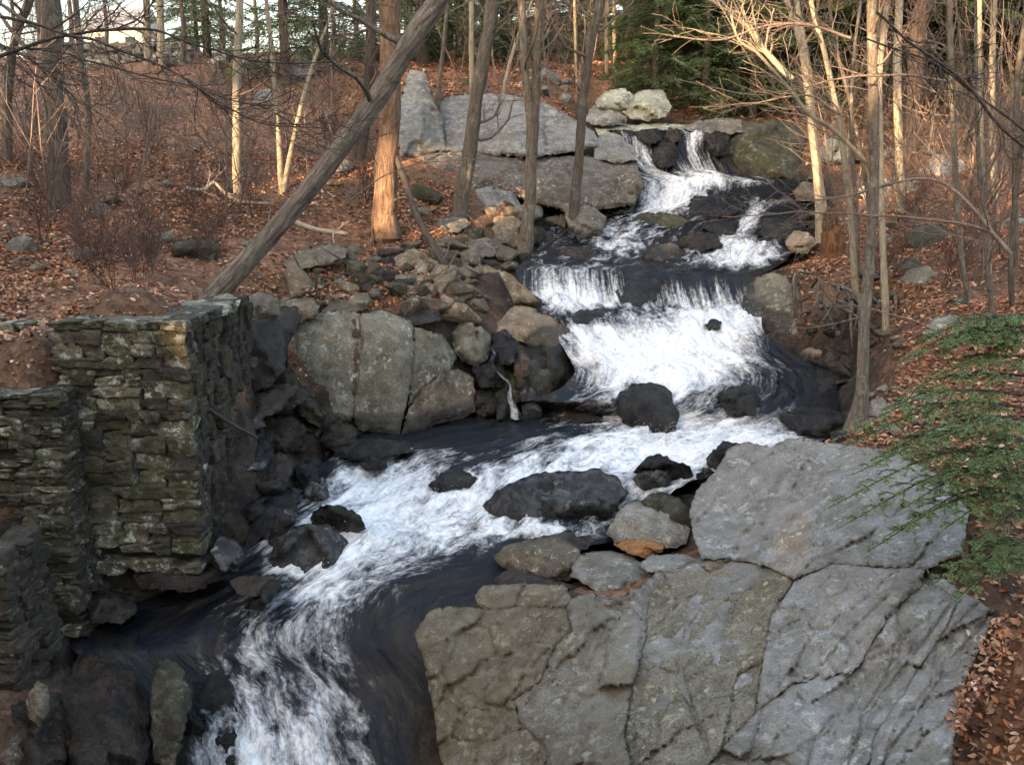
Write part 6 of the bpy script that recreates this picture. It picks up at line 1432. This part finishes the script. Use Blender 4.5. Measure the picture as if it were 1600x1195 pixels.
cleft('drift of brown leaves in the gully right of the outcrop', [(1570,985,7.3,14),(1545,1030,7.0,20),(1515,1090,6.7,16),(1490,1140,6.5,8)], 420, 63)
cleft('red leaves caught on the ledges below the grey cliff', [(700,255,25.0,6),(740,275,24.8,6),(790,290,24.5,6),(812,302,24.3,4)], 220, 64, -.25)
cleft('orange leaves caught in the left rubble stones', [(480,455,16.7,6),(500,460,16.7,6),(545,440,17.4,6),(600,470,16.9,5)], 110, 65, -.15)
# right-hand gully rocks beside the leaves
hero('boulder', 'mossy dark boulder at the lower right corner beside the leaf drift', 'mossy', [(1500,1190),(1530,1120),(1560,1050),(1600,1010),(1660,1000),(1660,1260),(1500,1260)], 5.9, 7.4, .2)

# ------------------------------------------------------------------ unseen mass of leaf quads behind the viewpoint, added to block the low sun
rgw = np.random.RandomState(90)
right = np.array([SUNV[1], -SUNV[0], 0]); right /= np.linalg.norm(right)
back = np.array([SUNV[0], SUNV[1], 0]); back /= np.linalg.norm(back)
n_ = 100000
c = right[None] * rgw.uniform(-62, 62, n_)[:, None] + back[None] * rgw.uniform(36, 46, n_)[:, None]
c[:, 2] = 2 + rgw.uniform(0, 1, n_) * 32
beams = [(597,338,20.3,.3),(599,290,20.3,.35),(601,232,20.3,.2),(371,285,21,.25),(371,240,21,.2),(436,250,21.5,.25),(432,190,21.5,.2),(452,250,21.5,.25),(470,170,21.5,.2),
 (1366,60,13.4,.2),(1366,110,13.4,.2),(1378,150,14.8,.2),(1376,200,14.8,.2),(1380,40,14.8,.2),(1404,150,21.5,.25),(1404,230,21.5,.2),(1550,60,21.5,.25),(1550,130,21.5,.25),(1532,60,19,.2),(1352,298,24.8,.8),(1375,292,24.7,.9),(1400,290,24.7,.9),(1425,286,24.9,.8),(1470,262,26.8,.6),(1432,120,27.5,.25),(1434,50,27.5,.25),
 (965,100,40,.9),(948,60,35,.4),(960,40,36,.4),(1262,140,22.5,.2),(1270,210,22.5,.2),(1540,280,24,.35),(1300,130,16.5,.15),(1592,90,18,.25),(1200,84,17,.2)]
kp = np.ones(n_, bool)  # gaps cut in the added leaf mass so sun reaches chosen targets
for px, py, Y, r in beams:
    p = W(px, py, Y); d = c - p; t = d @ SUNV; dist = np.linalg.norm(d - t[:, None] * SUNV, axis=1); kp &= dist > .62 * r + .4
c = c[kp]; n_ = len(c)
A_ = rgw.normal(size=(n_, 3)); A_ /= np.linalg.norm(A_, axis=1)[:, None]; B_ = np.cross(A_, rgw.normal(size=(n_, 3))); B_ /= np.linalg.norm(B_, axis=1)[:, None]
s = rgw.uniform(.35, .65, n_)[:, None]
mb = MB(); mb.add(np.stack([c - A_ * s, c - B_ * s, c + A_ * s, c + B_ * s], 1).reshape(-1, 3), np.arange(n_ * 4).reshape(-1, 4))
tag(build('sun_screen', mb, M['screen_leaf'], smooth=False, origin=(0, 0, 0)), 'unseen leaf screen behind the viewpoint, added to block the low sun', 'sun_screen', kind='stuff')
